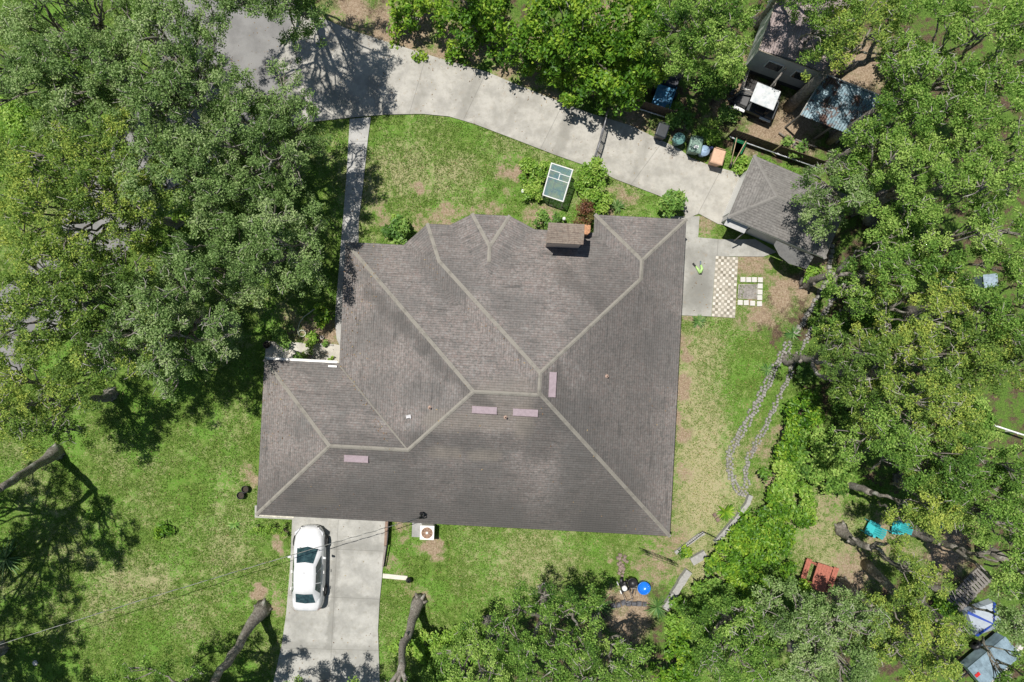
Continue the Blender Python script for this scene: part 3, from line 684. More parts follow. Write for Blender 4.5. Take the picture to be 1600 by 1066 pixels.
for a, b in ((tp(0, 0, ZT), tp(Wd, 0, ZT)), (tp(0, 0, ZT), tp(0, -Ln, ZT))): mb.tube([a, b], .035, 6)
mb.build("roof_edge", simple("rusty edge trim", (.40, .34, .27), .7), mh, world=True)
for u in (38, 84):
    o = MB().box((*TF.xy(u, -.9), 1.9), (.9, .08, .8), -t20).build("window", m_trim, mh, world=True)
    l = MB().box((*TF.xy(u, -.6), 1.9), (.8, .10, .7), -t20).build("pane", m_dark, None); l.parent = o; l.location = [-c_ for c_ in mh.location]
# its railed wooden porch
pc = TF.xy(30, 28)
po = thing("porch", "dark wooden porch with thin rails in front of the off white mobile home", "porch", (pc[0], pc[1], 0), -t20)
m_dwood = simple("dark stained wood", (.045, .043, .042), .8, var=.4); m_gwood = simple("weathered grey wood", (.20, .185, .165), .85, var=.3, scale=12)
mb = MB()
for k in range(12): mb.box((-.72 + .131 * k, 0, .5), (.12, 1.1, .04))
mb.build("deck", m_dwood, po)
for x, y in ((-.8, -.55), (0, -.55), (.8, -.55), (-.8, .55), (.8, .55)): MB().box((x, y, .7), (.07, .07, 1.4)).build("post", m_gwood, po)
mb = MB()
for a, b in (((-.8, -.55), (.8, -.55)), ((-.8, -.55), (-.8, .55)), ((.8, -.55), (.8, .55))):
    for z in (1.05, 1.4): mb.tube([(*a, z), (*b, z)], .03, 5)
mb.build("railing", m_gwood, po)
mb = MB()
for k in range(3): mb.box((1.0 + .26 * k, 0, .38 - .16 * k), (.25, .9, .04))
mb.build("steps", m_gwood, po)
bm_ = thing("propped_beam", "long pale beam propped across the porch beside the white mobile home", "beam", P(1203, 140, 0))
MB().tube([P(1200, 141, 1.6), P(1228, 107, 2.6)], .06, 6).build("beam", m_gwood, bm_, world=True); MB().tube([P(1203, 140, 0), P(1210, 128, 2.0)], .05, 6).build("prop", m_gwood, bm_, world=True)

# ------------------------------------------------------------------ blue grey metal carport
ZP = 2.5; KP = (H - ZP) / F
CF = Frame(P(1286, 118, ZP), np.array([90, -35]) / 96.6, np.array([-33, -58]) / 66.7, KP)
cen = CF.xy(48, 33)
cp = thing("metal_canopy", "open shed roofed in blue grey ribbed metal littered with brown leaves", "carport", (cen[0], cen[1], 0))
n = N("blue grey ribbed metal"); p = n.pos()
c = n.mix(n.ramp(n.noise(1.2, 5, .7, p), .35, .65), (.17, .26, .30), (.34, .45, .50))
lf = n.ramp(n.math('ADD', n.noise(3.2, 6, .75, p), n.math('MULTIPLY', n.noise(.8, 2, .5, p), .5)), .74, .86)
c = n.mix(lf, c, n.mix(n.noise(20, 4, .8, p), (.05, .03, .025), (.25, .15, .12)))
m_cp = n.done(c, .45, .35, .5)
mb = MB(); nr = 26; LW, LD = 112, 70
def cq(u, v, z): x, y = CF.xy(u, v); return (x, y, z + .18 - .004 * v)
for k in range(nr):
    u0, u1 = LW * k / nr, LW * (k + 1) / nr; a = u0 + (u1 - u0) * .6; b = u0 + (u1 - u0) * .8
    for x0, x1, z0, z1 in ((u0, a, 0, 0), (a, b, 0, .05), (b, u1, .05, 0)):
        mb.quad(cq(x0, LD, ZP + z0), cq(x1, LD, ZP + z1), cq(x1, 0, ZP + z1), cq(x0, 0, ZP + z0))
mb.build("roof", m_cp, cp, world=True)
for u in (3, 55, 108):
    for v in (4, 66): MB().box((*CF.xy(u, v), 1.2), (.09, .09, 2.4)).build("post", m_gwood, cp, world=True)
mb = MB(); mb.tube([cq(0, 0, ZP + .02), cq(LW, 0, ZP + .02)], .045, 6); mb.tube([cq(0, 0, ZP + .02), cq(0, LD, ZP + .02)], .03, 6); mb.build("roof_edge", simple("pale trim", (.5, .48, .44), .6), cp, world=True)
# ------------------------------------------------------------------ foliage
def leaf_mesh(name, cen, nrm, dirv, length, width, tint, mat, parent, loc):
    """many small diamond leaves in one mesh"""
    n_ = len(cen); side = np.cross(nrm, dirv); side /= np.linalg.norm(side, axis=1)[:, None] + 1e-9
    l = (length / 2)[:, None]; w_ = (width / 2)[:, None]
    fold = nrm * (w_ * .35)
    v = np.stack([cen - dirv * l, cen + side * w_ + fold, cen + dirv * l, cen - side * w_ + fold], 1) - np.array(loc)[None, None, :]
    me = bpy.data.meshes.new(name); me.vertices.add(n_ * 4); me.vertices.foreach_set("co", v.astype(np.float32).ravel())
    b = np.arange(n_) * 4; tri = np.stack([b, b + 1, b + 2, b, b + 2, b + 3], -1).astype(np.int32).ravel()
    me.loops.add(n_ * 6); me.loops.foreach_set("vertex_index", tri); me.polygons.add(n_ * 2)
    me.polygons.foreach_set("loop_start", np.arange(0, n_ * 6, 3, dtype=np.int32))
    a = me.attributes.new("tint", 'FLOAT', 'FACE'); a.data.foreach_set("value", np.repeat(tint, 2).astype(np.float32))
    me.update(); me.materials.append(mat)
    o = bpy.data.objects.new(name, me); COL.objects.link(o); o.parent = parent
    return o
def unit(a): return a / (np.linalg.norm(a, axis=1)[:, None] + 1e-9)
DK = [1.0]
def scatter_leaves(r, clumps, dens, ln, wd, flat=.6, up=.55, clump_var=.22, toff=None):
    """clumps: rows x, y, z, radius -> leaf arrays"""
    cl = np.array(clumps); dens = dens * DK[0]; k = np.maximum(6, (dens * cl[:, 3] ** 2).astype(int)); idx = np.repeat(np.arange(len(cl)), k); n_ = len(idx)
    d = unit(r.normal(size=(n_, 3))); rad = cl[idx, 3] * r.random(n_) ** .42 * r.uniform(.75, 1.2, n_)
    d[:, 2] = np.where(d[:, 2] < -.2, d[:, 2] * .5, d[:, 2])
    off = d * rad[:, None]; off[:, 2] *= flat
    cen = cl[idx, :3] + off
    nrm = unit(r.normal(size=(n_, 3)) * .75 + d * .35 + np.array([0, 0, up]))
    dv = unit(np.cross(nrm, r.normal(size=(n_, 3))))
    ct = r.normal(0, clump_var, len(cl))
    if toff is not None: ct = ct + toff
    tint = np.clip(.45 + ct[idx] + r.normal(0, .2, n_), 0, 1)
    tint = np.where(r.random(n_) < .05, np.clip(tint + .5, 0, 1), tint)
    L = ln * r.uniform(.7, 1.3, n_); W_ = wd * r.uniform(.7, 1.25, n_)
    return cen, nrm, dv, L, W_, tint
GAPS = []
def gapped(c):
    s = F / (H - c[2]); px = c[0] * s + 800; py = 533 - c[1] * s
    return any((px - gx) ** 2 + (py - gy) ** 2 < gr * gr for gx, gy, gr in GAPS)
def bez(a, b, c, k):
    return [(1 - t) ** 2 * a + 2 * t * (1 - t) * b + t * t * c for t in np.linspace(0, 1, k)]
seedc = [100]
def tree(name, label, cat, px, py, rpx, zc, mat='oak', base=None, group=None, ln=.102, wd=.064, dens=1080, crad=(.26, .46), bough=(.8, 1.4), pack=.50, dome=1.8, trunk_r=.22, lower=.35, twigs=1, extra=(), ell=None, thin=0.0, trunk_mat='bark', lean=None):
    """tapered trunk, limbs to each bough, and a crown of domed boughs with gaps between them"""
    seedc[0] += 1; r = np.random.default_rng(seedc[0]); rr = random.Random(seedc[0])
    c0 = P(px, py, zc); s = (H - zc) / F; R = rpx * s
    if base is None: b = c0 * np.array([1, 1, 0]) + np.array([r.uniform(-.5, .5), r.uniform(-.5, .5), 0]) * R * .3
    else: b = P(*base, 0)
    ph = r.uniform(0, 2 * PI, 3); am = r.uniform(.06, .15, 3); bm = (bough[0] + bough[1]) / 2
    bs = []
    for _ in range(int((R / bm) ** 2 * 60) + 80):
        a = r.uniform(0, 2 * PI); d = math.sqrt(r.random())
        lob = 1 + am[0] * math.sin(2 * a + ph[0]) + am[1] * math.sin(3 * a + ph[1]) + am[2] * math.sin(5 * a + ph[2])
        rad = r.uniform(*bough) * (1 - .3 * d)
        q = np.array([math.cos(a), math.sin(a)]) * d * lob * max(.15, R - rad * .55)
        p = np.array([c0[0] + q[0], c0[1] + q[1], zc + dome * (.5 - d * d) + r.normal(0, .42), rad])
        if thin and r.random() < thin: continue
        if all((p[0] - o[0]) ** 2 + (p[1] - o[1]) ** 2 > ((rad + o[3]) * pack) ** 2 for o in bs): bs.append(p)
    for k in range(int(len(bs) * (.5 if pack < .55 else .3))):                        # lower boughs in the gaps
        o = bs[k]; f = r.uniform(.45, .95); bs.append(np.array([c0[0] + (o[0] - c0[0]) * f + r.normal(0, .7), c0[1] + (o[1] - c0[1]) * f + r.normal(0, .7), o[2] - r.uniform(1.1, 2.4), o[3] * .9]))
    for ex, ey, ez, er in extra: bs.append(np.array([*P(ex, ey, ez), er * 1.15]))
    pts = []; own = []; toff = []; t0_ = r.normal(0, .10)
    for k, o in enumerate(bs):
        bt = t0_ + r.normal(0, .17); ba = r.uniform(0, 2 * PI); br = r.uniform(.75, 1.0); tilt = r.normal(0, .18, 2)
        for _ in range(max(5, int((o[3] / np.mean(crad)) ** 2 * 1.9))):
            a = r.uniform(0, 2 * PI); d = math.sqrt(r.random())
            e = np.array([math.cos(a), math.sin(a) * br]) * d * o[3]
            e = np.array([e[0] * math.cos(ba) - e[1] * math.sin(ba), e[0] * math.sin(ba) + e[1] * math.cos(ba)])
            z = o[2] + o[3] * .75 * math.sqrt(max(0, 1 - d * d)) - .35 + tilt @ e + r.normal(0, .1)
            if r.random() < lower * .5: z -= r.uniform(.5, 1.6)
            c = np.array([o[0] + e[0], o[1] + e[1], z, r.uniform(*crad) * (1 - .25 * d)])
            if gapped(c): continue
            pts.append(c); own.append(k); toff.append(bt)
    if not pts: return None
    own = np.array(own); pts_a = np.array(pts)
    t = thing(name, label, cat, b, 0, group)
    mb = MB(); tw = MB(); fork = np.array([b[0] + (c0[0] - b[0]) * .45, b[1] + (c0[1] - b[1]) * .45, max(1.2, zc * .45)])
    if lean is not None: fork = P(*lean)
    midp = (b + fork) / 2 + np.array([r.normal(0, .22), r.normal(0, .22), 0])
    tp_ = bez(b - (0, 0, .15), midp, fork, 11)
    tp_ = [q + (np.array([r.normal(0, .035), r.normal(0, .035), 0]) if 0 < i < 10 else 0) for i, q in enumerate(tp_)]
    mb.tube(tp_, [trunk_r * (2.0, 1.5, 1.2)[i] if i < 3 else trunk_r * (1.05 - .03 * i) * r.uniform(.93, 1.08) for i in range(11)], 10)
    for k in range(5):                                         # root flare
        a = 2 * PI * k / 5 + r.uniform(-.4, .4); e = np.array([math.cos(a), math.sin(a), 0])
        mb.tube([b + e * trunk_r * .7 + (0, 0, .32), b + e * trunk_r * 1.5 + (0, 0, .08), b + e * trunk_r * 2.2 + (0, 0, -.12)], [trunk_r * .5, trunk_r * .42, trunk_r * .25], 6)
    for k in range(2):                                         # cut stubs
        q = tp_[rr.choice((4, 5, 6, 7))]; e = r.normal(size=3); e[2] = abs(e[2]) + .3; e /= np.linalg.norm(e); mb.tube([q, q + e * trunk_r * 1.25, q + e * trunk_r * 1.7], [trunk_r * .45, trunk_r * .36, trunk_r * .34], 7)
    npr = max(3, min(6, len(bs) // 4)); a_ = np.array([math.atan2(o[1] - fork[1], o[0] - fork[0]) for o in bs]); sec = ((a_ - r.uniform(0, 6.28)) % (2 * PI) / (2 * PI) * npr).astype(int); prim = {}
    for q_ in set(sec):                                        # main limbs, bent, then forking to the boughs
        m_ = np.array([o[:3] for o, z_ in zip(bs, sec) if z_ == q_]).mean(0); m_ = fork + (m_ - fork) * .8 - (0, 0, .5); d_ = np.linalg.norm(m_ - fork)
        lp = bez(fork - (0, 0, .1), (fork + m_) / 2 + np.array([r.normal(0, .2), r.normal(0, .2), r.uniform(-.05, .2)]) * d_, m_, 8)
        lp = [q + (r.normal(0, .07, 3) if 0 < i < 7 else 0) for i, q in enumerate(lp)]; prim[q_] = lp
        if not gapped(np.array([*m_, 1])): mb.tube(lp, [trunk_r * (.55 - .05 * i) for i in range(8)], 7)
    for k, o in enumerate(bs):
        ids = np.where(own == k)[0]
        if not len(ids): continue
        if gapped(np.array([o[0], o[1], o[2], 1])) or len(ids) < 6: continue
        m_ = np.array([o[0], o[1], o[2] - .25]); st0 = prim[sec[k]][rr.choice((3, 4, 5, 6, 7))]; dist = np.linalg.norm(m_ - st0); r0 = min(trunk_r * .3, .028 + .012 * dist)
        j = np.array([r.normal(0, .1), r.normal(0, .1), r.uniform(-.02, .12)]) * dist
        lp = bez(st0, (st0 + m_) / 2 + j, m_, 8); lp = [q + (r.normal(0, .05, 3) if 0 < i < 7 else 0) for i, q in enumerate(lp)]
        mb.tube(lp, [r0 * (1 - .085 * i) for i in range(8)], 6)
        for i_ in rr.sample(list(ids), min(len(ids), 5)):
            c = pts_a[i_]; st = lp[rr.choice((4, 5, 6, 7))]; e = c[:3] + np.array([0, 0, c[3] * .2])
            kk = (st + e) / 2 + r.normal(0, .16, 3); mb.tube(bez(st, kk, e, 5), [.04 * (1 - .17 * q_) for q_ in range(5)], 4)
            for _ in range(twigs):
                dd = r.normal(size=3); dd[2] = abs(dd[2]) * .5 + .1; dd /= np.linalg.norm(dd)
                e2 = e + dd * c[3] * r.uniform(.9, 1.7); m2 = (e + e2) / 2 + r.normal(0, .1, 3)
                tw.tube(bez(e - (0, 0, .1), m2, e2, 4), [.024, .02, .015, .009], 4)
    nf = len(mb.f); mb.raw(tw.v, tw.f, True)
    for k in range(nf, len(mb.f)): mb.mi[k] = 1
    mb.build("trunk", [M[trunk_mat], M['twig']], t, world=True)
    leaf_mesh("crown", *scatter_leaves(r, pts, dens, ln, wd, .75, .5, .13, np.array(toff)), M[mat], t, b)
    return t
def shrub(name, label, px, py, rpx, h=1.2, mat='shrub', cat="shrub", group=None, ln=.15, wd=.09, dens=420, crad=(.22, .42), poly=None, z0=0.0, stems=5, tint_var=.2):
    seedc[0] += 1; r = np.random.default_rng(seedc[0])
    zc = z0 + h * .6; c0 = P(px, py, zc); R = rpx * (H - zc) / F; b = np.array([c0[0], c0[1], z0])
    pts = []
    if poly is not None:
        wp = [PXY(x, y, zc) for x, y in poly]; lo = np.min(wp, 0); hi = np.max(wp, 0)
        ar = area(wp); want = int(ar / (np.mean(crad) ** 2 * 1.1))
        while len(pts) < want:
            q = r.uniform(lo, hi)
            if in_poly(np.array([q[0]]), np.array([q[1]]), wp)[0]: pts.append((q[0], q[1], z0 + h * r.uniform(.55, .95) - .1, r.uniform(*crad)))
        c0 = np.array([*np.mean(wp, 0), zc]); b = np.array([c0[0], c0[1], z0])
    else:
        want = max(5, int((R / np.mean(crad)) ** 2 * 1.6))
        for _ in range(want):
            a = r.uniform(0, 2 * PI); d = math.sqrt(r.random()) * .82
            pts.append((c0[0] + math.cos(a) * d * R, c0[1] + math.sin(a) * d * R, z0 + h * (.35 + .55 * math.sqrt(1 - d * d)) * r.uniform(.75, 1.05), min(R * .6, r.uniform(*crad))))
    DK[0] = 2.3
    t = thing(name, label, cat, b, 0, group)
    mb = MB()
    for k in range(max(stems, len(pts) // 3)):
        p = np.array(pts[k % len(pts)][:3]); st = b + (p - b) * np.array([.55, .55, 0]) if poly is not None else b + r.normal(0, .08, 3) * (1, 1, 0)
        mb.tube(bez(st * np.array([1, 1, 1]) , (st + p) / 2 + r.normal(0, .08, 3), p, 4), [.025, .02, .015, .01], 4)
    mb.build("stems", M['bark'], t, world=True)
    leaf_mesh("foliage", *scatter_leaves(r, pts, dens, ln, wd, .8, .95, tint_var), M[mat], t, b)
    DK[0] = 1.0
    return t
def rosette(name, label, px, py, rpx, cat="plant", n_=26, wd=.07, rise=.55, mat='blade', group=None, z0=0.0, droop=.35, stem=0.0):
    """sword leaves fanning from one point"""
    seedc[0] += 1; r = np.random.default_rng(seedc[0]); b = P(px, py, z0); R = rpx * H / F
    t = thing(name, label, cat, (b[0], b[1], z0), 0, group); mb = MB(); vs = []; fs = []; tint = []
    if stem: MB().tube([(0, 0, -.05), (0, 0, stem)], [.07, .05], 7).build("stem", M['bark'], t)
    for k in range(n_):
        a = r.uniform(0, 2 * PI); el = r.uniform(.1, 1.25); L = R * r.uniform(.75, 1.1); d = np.array([math.cos(a), math.sin(a), 0]); s = np.array([-d[1], d[0], 0])
        rows = []
        for i, tt in enumerate((0, .3, .65, 1.0)):
            p = d * L * math.cos(el * (1 - droop * tt)) * tt + np.array([0, 0, stem + .04 + rise * L * (math.sin(el) * tt * 1.3 - droop * tt * tt)])
            p[2] = max(p[2], .03); ww = wd * (0.55, 1, .7, .06)[i] * r.uniform(.85, 1.15)
            rows += [p - s * ww / 2, p + np.array([0, 0, -.012]), p + s * ww / 2]
        o = len(vs); vs += rows
        for i in range(3):
            for j in (0, 1): fs.append((o + i * 3 + j, o + i * 3 + j + 1, o + i * 3 + j + 4, o + i * 3 + j + 3)); tint.append(np.clip(r.normal(.5, .25), 0, 1))
        tint[-6:] = [tint[-1]] * 6
    mb.raw(vs, fs, True); o = mb.build("leaves", M[mat], t)
    at = o.data.attributes.new("tint", 'FLOAT', 'FACE'); at.data.foreach_set("value", np.array(tint, np.float32))
    return t

# gaps in the canopy where the photo shows what lies below (px, py, r)
GAPS += [(392, 62, 40), (1439, 846, 26), (20, 190, 34), (265, 288, 16), (225, 250, 10), (283, 335, 18), (372, 372, 16), (268, 352, 16), (345, 420, 16), (175, 385, 10), (55, 420, 10), (200, 215, 14), (310, 190, 13), (230, 60, 12), (22, 520, 11), (122, 600, 12), (330, 470, 18), (330, 255, 12), (90, 130, 10), (45, 140, 12), (150, 30, 10), (250, 440, 13), (205, 470, 9), (300, 400, 12), (410, 240, 10), (440, 330, 12),
         (1355, 85, 24), (1362, 110, 20), (1340, 118, 22), (1300, 120, 16), (1450, 40, 26), (1465, 60, 18), (1330, 155, 45), (1290, 165, 40), (1260, 170, 30), (1400, 190, 10), (1475, 205, 16), (1385, 300, 22), (1400, 322, 18), (1340, 350, 22), (1330, 375, 26), (1300, 395, 26), (1490, 350, 26), (1500, 375, 22), (1520, 410, 16), (1535, 440, 15), (1410, 470, 12), (1405, 495, 20), (1350, 440, 14), (1585, 455, 14), (1365, 575, 15), (1470, 555, 14), (1570, 645, 34), (1595, 630, 26), (1545, 695, 14), (1370, 745, 40), (1340, 770, 40), (1395, 770, 28), (1300, 820, 62), (1355, 830, 40), (1320, 880, 40), (1380, 905, 32), (1360, 900, 30), (1400, 830, 16), (1497, 862, 34), (1515, 890, 30), (1520, 915, 30), (1505, 940, 22), (1545, 880, 20), (1536, 966, 26), (1535, 1030, 40), (1560, 1010, 28), (1410, 655, 12), (1460, 140, 12), (1425, 215, 10), (1400, 1040, 16), (1235, 1010, 16), (1220, 1035, 18), (1120, 915, 10), (1440, 860, 10), (1268, 902, 30), (1290, 905, 20), (1250, 60, 30), (1230, 90, 26), (1270, 100, 14), (980, 940, 40), (985, 965, 30), (1000, 960, 20), (945, 985, 14), (1030, 1020, 14), (900, 1010, 10)]
OAKS_W = "spreading oaks on the west side"
OAKS_E = "oaks of the east wood"
T = lambda *a, **k: tree("oak_tree", *a, **k)
# west canopy
T("oak filling the photo's top left corner beside the road", "tree", 70, 80, 150, 8.5, 'oak', group=OAKS_W)
T("oak leaning over the shaded road near the photo's top edge", "tree", 245, 95, 125, 8.5, 'oak', group=OAKS_W)
T("oak whose crown reaches over the west end of the concrete driveway", "tree", 388, 215, 104, 7.2, 'oak', group=OAKS_W, extra=[(470, 160, 7.2, .6), (492, 215, 6.6, .5), (440, 118, 7.4, .6)])
T("yellowish oak at the photo's left edge south of a sunlit lawn gap", "tree", 110, 300, 142, 8.8, 'oak_yellow', group=OAKS_W)
T("thin oak over the grey road surface showing between its branches", "tree", 270, 265, 95, 8.2, 'oak', group=OAKS_W, thin=.25)
T("oak beside the front walkway casting shade on the house roof", "tree", 410, 378, 86, 7.2, 'oak', group=OAKS_W, extra=[(490, 330, 7.2, .55), (485, 420, 7.2, .55)])
T("large oak at the left edge level with the courtyard", "tree", 95, 490, 135, 8.8, 'oak_yellow', group=OAKS_W, thin=.1)
T("oak with bare pale twigs above the shaded lawn west of the courtyard", "tree", 240, 500, 105, 8.2, 'oak', group=OAKS_W, twigs=3)
T("oak spreading between the walkway oak and the left edge oaks", "tree", 330, 400, 70, 7.6, 'oak', group=OAKS_W, thin=.15)
T("sparse oak with grey branches low on the left edge above the leaning trunk", "tree", 15, 635, 72, 7.5, 'oak_yellow', group=OAKS_W, thin=.1, twigs=3)
T("small oak crown over the bend of the road where it meets the concrete drive", "tree", 440, 5, 58, 8.0, 'oak', base=(455, -40))
T("oak standing beyond the top edge that shades the driveway entrance", "tree", 362, -92, 126, 9.5, 'oak', base=(420, -120), lower=.3, pack=.57)
T("oak with grey leaning trunk crossing the left edge of the lawn", "tree", -225, 885, 165, 8.5, 'oak', base=(88, 706), lean=(-2, 764, 5.5), pack=.56, lower=.1, trunk_r=.25)
T("oak south west of the lawn whose bough shadows reach the power cable", "tree", -230, 1130, 140, 8.5, 'oak', pack=.56, lower=.2)
T("oak with thick cut branch stubs leaning out of the lower lawn", "tree", 222, 1212, 150, 8.2, 'oak_deep', base=(411, 950), lean=(328, 1075, 6), trunk_r=.26)
T("oak whose shadow crosses the foot of the carport drive", "tree", 440, 1240, 150, 8.5, 'oak_deep', thin=.12)
T("oak with slanting bare trunk rooted in the lawn beside the carport drive", "tree", 590, 1200, 105, 8.0, 'oak_deep', base=(656, 938), lean=(626, 1048, 5.5), trunk_r=.23)
T("oak beyond the top edge dappling the mobile home roof", "tree", 1290, -100, 95, 9.0, 'oak_deep', pack=.6)
# bottom middle
T("broad oak at the bottom edge south of the back lawn", "tree", 850, 1022, 98, 7.6, 'oak_deep', pack=.58, extra=[(900, 935, 7.2, .5), (935, 950, 7.0, .5)])
T("oak with pale twigs at the bottom edge right of the broad oak", "tree", 958, 1062, 74, 7.6, 'oak_deep', twigs=3)
T("oak at the bottom edge next to the yellow green shrubs", "tree", 755, 1065, 62, 7.2, 'oak_deep')
# south east
T("grey green oak at the bottom edge right of the low block wall", "tree", 1170, 1015, 80, 7.0, 'oak_deep', twigs=2)
T("large grey green oak below the red picnic table", "tree", 1305, 1005, 104, 8.2, 'oak', twigs=2, base=(1240, 1010))
T("yellow green oak above the fallen grey trunk at the lower right", "tree", 1430, 900, 60, 7.4, 'oak_yellow')
T("oak at the bottom edge between the picnic table oak and the trailer", "tree", 1440, 1010, 82, 8.0, 'oak_yellow')
T("pale green oak in the bottom right corner above the trailer", "tree", 1585, 985, 55, 8.2, 'oak', twigs=2)
T("yellowish oak over the teal garden chairs", "tree", 1445, 800, 70, 8.0, 'oak_yellow', extra=[(1415, 850, 6.5, .5), (1430, 840, 6.5, .5)])
T("oak at the right edge above the brown timber pallets", "tree", 1572, 810, 72, 8.6, 'oak_deep')
T("oak at the right edge beside the timber pallets", "tree", 1600, 905, 55, 8.4, 'oak_deep')
# east wood
T("oak east of the stone edging with a rounded yellowish crown", "tree", 1340, 560, 72, 7.8, 'oak_yellow', group=OAKS_E, pack=.56)
T("wide oak in the middle of the east wood below the grey box", "tree", 1445, 595, 105, 8.6, 'oak_yellow', group=OAKS_E, pack=.56, twigs=2)
T("oak over the dark shrub bank east of the lawn", "tree", 1396, 678, 72, 8.2, 'oak_deep', group=OAKS_E, pack=.56, base=(1345, 640))
T("oak in the east wood south of the white rail", "tree", 1490, 720, 90, 8.6, 'oak_deep', group=OAKS_E, pack=.56)
T("oak at the right edge between two dark clearings", "tree", 1580, 560, 75, 8.8, 'oak_yellow', group=OAKS_E, pack=.56)
T("oak at the right edge below the white rail", "tree", 1590, 735, 55, 8.8, 'oak_deep', group=OAKS_E, pack=.56)
T("oak south east of the garage with a low drooping crown", "tree", 1385, 410, 75, 8.0, 'oak_deep', group=OAKS_E, pack=.56)
T("oak south of the garage with yellowish clumps near the stone edging", "tree", 1455, 475, 85, 8.4, 'oak_yellow', group=OAKS_E, pack=.56, twigs=2)
T("oak with bare pale boughs right of the garage oak", "tree", 1560, 390, 80, 9.0, 'oak_deep', group=OAKS_E, pack=.56, twigs=3)
T("oak overhanging the east end of the grey garage roof", "tree", 1318, 300, 62, 7.0, 'oak', group=OAKS_E, pack=.56, base=(1360, 345), twigs=3, extra=[(1272, 330, 6.2, .5), (1270, 300, 6.2, .5), (1283, 362, 6.2, .45)])
T("bright oak between the garage and the blue grey metal roof", "tree", 1390, 255, 80, 8.0, 'oak_deep', group=OAKS_E, pack=.56)
T("oak in the east wood right of the bright garage oak", "tree", 1480, 280, 92, 8.8, 'oak_deep', group=OAKS_E, pack=.56)
T("tall oak at the right edge of the upper east wood", "tree", 1575, 225, 100, 9.4, 'oak_deep', group=OAKS_E, pack=.56)
T("oak with grey twigs between the metal roof and the right edge", "tree", 1455, 130, 80, 8.8, 'oak_deep', group=OAKS_E, pack=.56, twigs=3)
T("oak filling the photo's top right corner", "tree", 1560, 60, 98, 9.4, 'oak_deep', group=OAKS_E, pack=.56)
T("yellow flecked oak beside the pinkish mobile home roof", "tree", 1370, 40, 75, 8.0, 'oak_yellow', group=OAKS_E, pack=.56, extra=[(1320, 75, 7, .6), (1305, 68, 7, .4), (1345, 60, 7, .6)])
T("dark oak shading the right side of the mobile home roof", "tree", 1300, 35, 50, 6.5, 'oak_deep')
T("oak crown at the top edge left of the mobile home", "tree", 1095, 35, 85, 7.5, 'oak_deep', extra=[(1150, 60, 6.5, .6), (1170, 30, 6.5, .6), (1050, 90, 6, .5)])
T("oak at the right edge beside the grey blue storage box", "tree", 1592, 478, 62, 8.6, 'oak_deep', group=OAKS_E, pack=.56)
T("oak above the grey blue storage box in the east wood", "tree", 1505, 400, 72, 8.4, 'oak_deep', group=OAKS_E, pack=.56)
T("oak between the mobile home roof and the top right corner", "tree", 1450, 30, 70, 8.6, 'oak_deep', group=OAKS_E, pack=.56)
T("oak at the left end of the white rail in the east wood", "tree", 1505, 655, 62, 8.4, 'oak_yellow', group=OAKS_E, pack=.56)
T("oak on the rim of the dark clearing south of the white rail", "tree", 1420, 740, 60, 8.0, 'oak_deep', group=OAKS_E, pack=.56)
T("oak right of the blue grey metal roof with dense leaves", "tree", 1420, 190, 70, 8.0, 'oak_deep', group=OAKS_E, pack=.56)
T("oak in the bottom right corner beside the rust red rail", "tree", 1600, 1055, 45, 8.0, 'oak_deep')
# bright trees along the top
B = lambda *a, **k: tree("broadleaf_tree", *a, **{**dict(ln=.23, wd=.12, dens=330, crad=(.3, .5), bough=(.6, 1.05), pack=.5, dome=1.3, twigs=0, trunk_r=.12, lower=.6), **k})
B("bright green broadleaf tree hanging over the brown fence by the gate", "tree", 965, 92, 66, 3.9, 'bright', extra=[(972, 150, 2.9, .6), (952, 158, 2.6, .45), (985, 158, 2.6, .4), (930, 125, 3.2, .45)])
B("bright green broadleaf tree at the top edge left of the fence tree", "tree", 885, 35, 66, 4.2, 'bright')
B("shorter green broadleaf tree on the mulch bank above the driveway", "tree", 825, 58, 44, 3.2, 'bright')
B("dark green broadleaf tree at the top edge over reddish mulch", "tree", 738, 5, 58, 3.2, 'bright')
B("green broadleaf tree at the top edge above the spiky bright plant", "tree", 1000, 15, 55, 5.5, 'bright')
B("slim green broadleaf tree farthest left on the mulch bank", "tree", 640, 2, 30, 2.6, 'bright')
# shrubs along the top bank
shrub("shrub", "star shaped bright green plant under the top edge trees", 752, 35, 22, 1.8, 'lime', ln=.26, wd=.07)
shrub("shrub", "yellow green shrub on reddish mulch above the driveway bend", 628, 24, 20, 1.3, 'lime')
shrub("shrub", "low green shrub at the foot of the bank trees near the drive", 870, 112, 26, 1.2, 'bright')
shrub("shrub", "pale low shrub on the verge left of the brown fence", 855, 130, 16, .6, 'shrub')
shrub("shrub", "dark shrub beside the parked blue trailer", 1120, 130, 30, 1.0, 'oak_deep')
shrub("shrub", "weedy shrub behind the round teal bin", 1060, 188, 24, 1.0, 'shrub')
shrub("shrub", "yellow green weeds behind the wheelie bins", 1105, 205, 24, 1.0, 'lime')
shrub("shrub", "weedy shrub on the dirt left of the golf cart", 1130, 185, 20, .6, 'shrub')
shrub("shrub", "shrub against the mobile home corner", 1145, 95, 26, 1.4, 'oak_deep')
shrub("shrub", "tuft of grass leaves beside the wheelbarrow", 1158, 256, 14, .4, 'lime')
shrub("shrub", "green vine over the chain fence by the blue trailer", 1052, 172, 12, .9, 'lime')
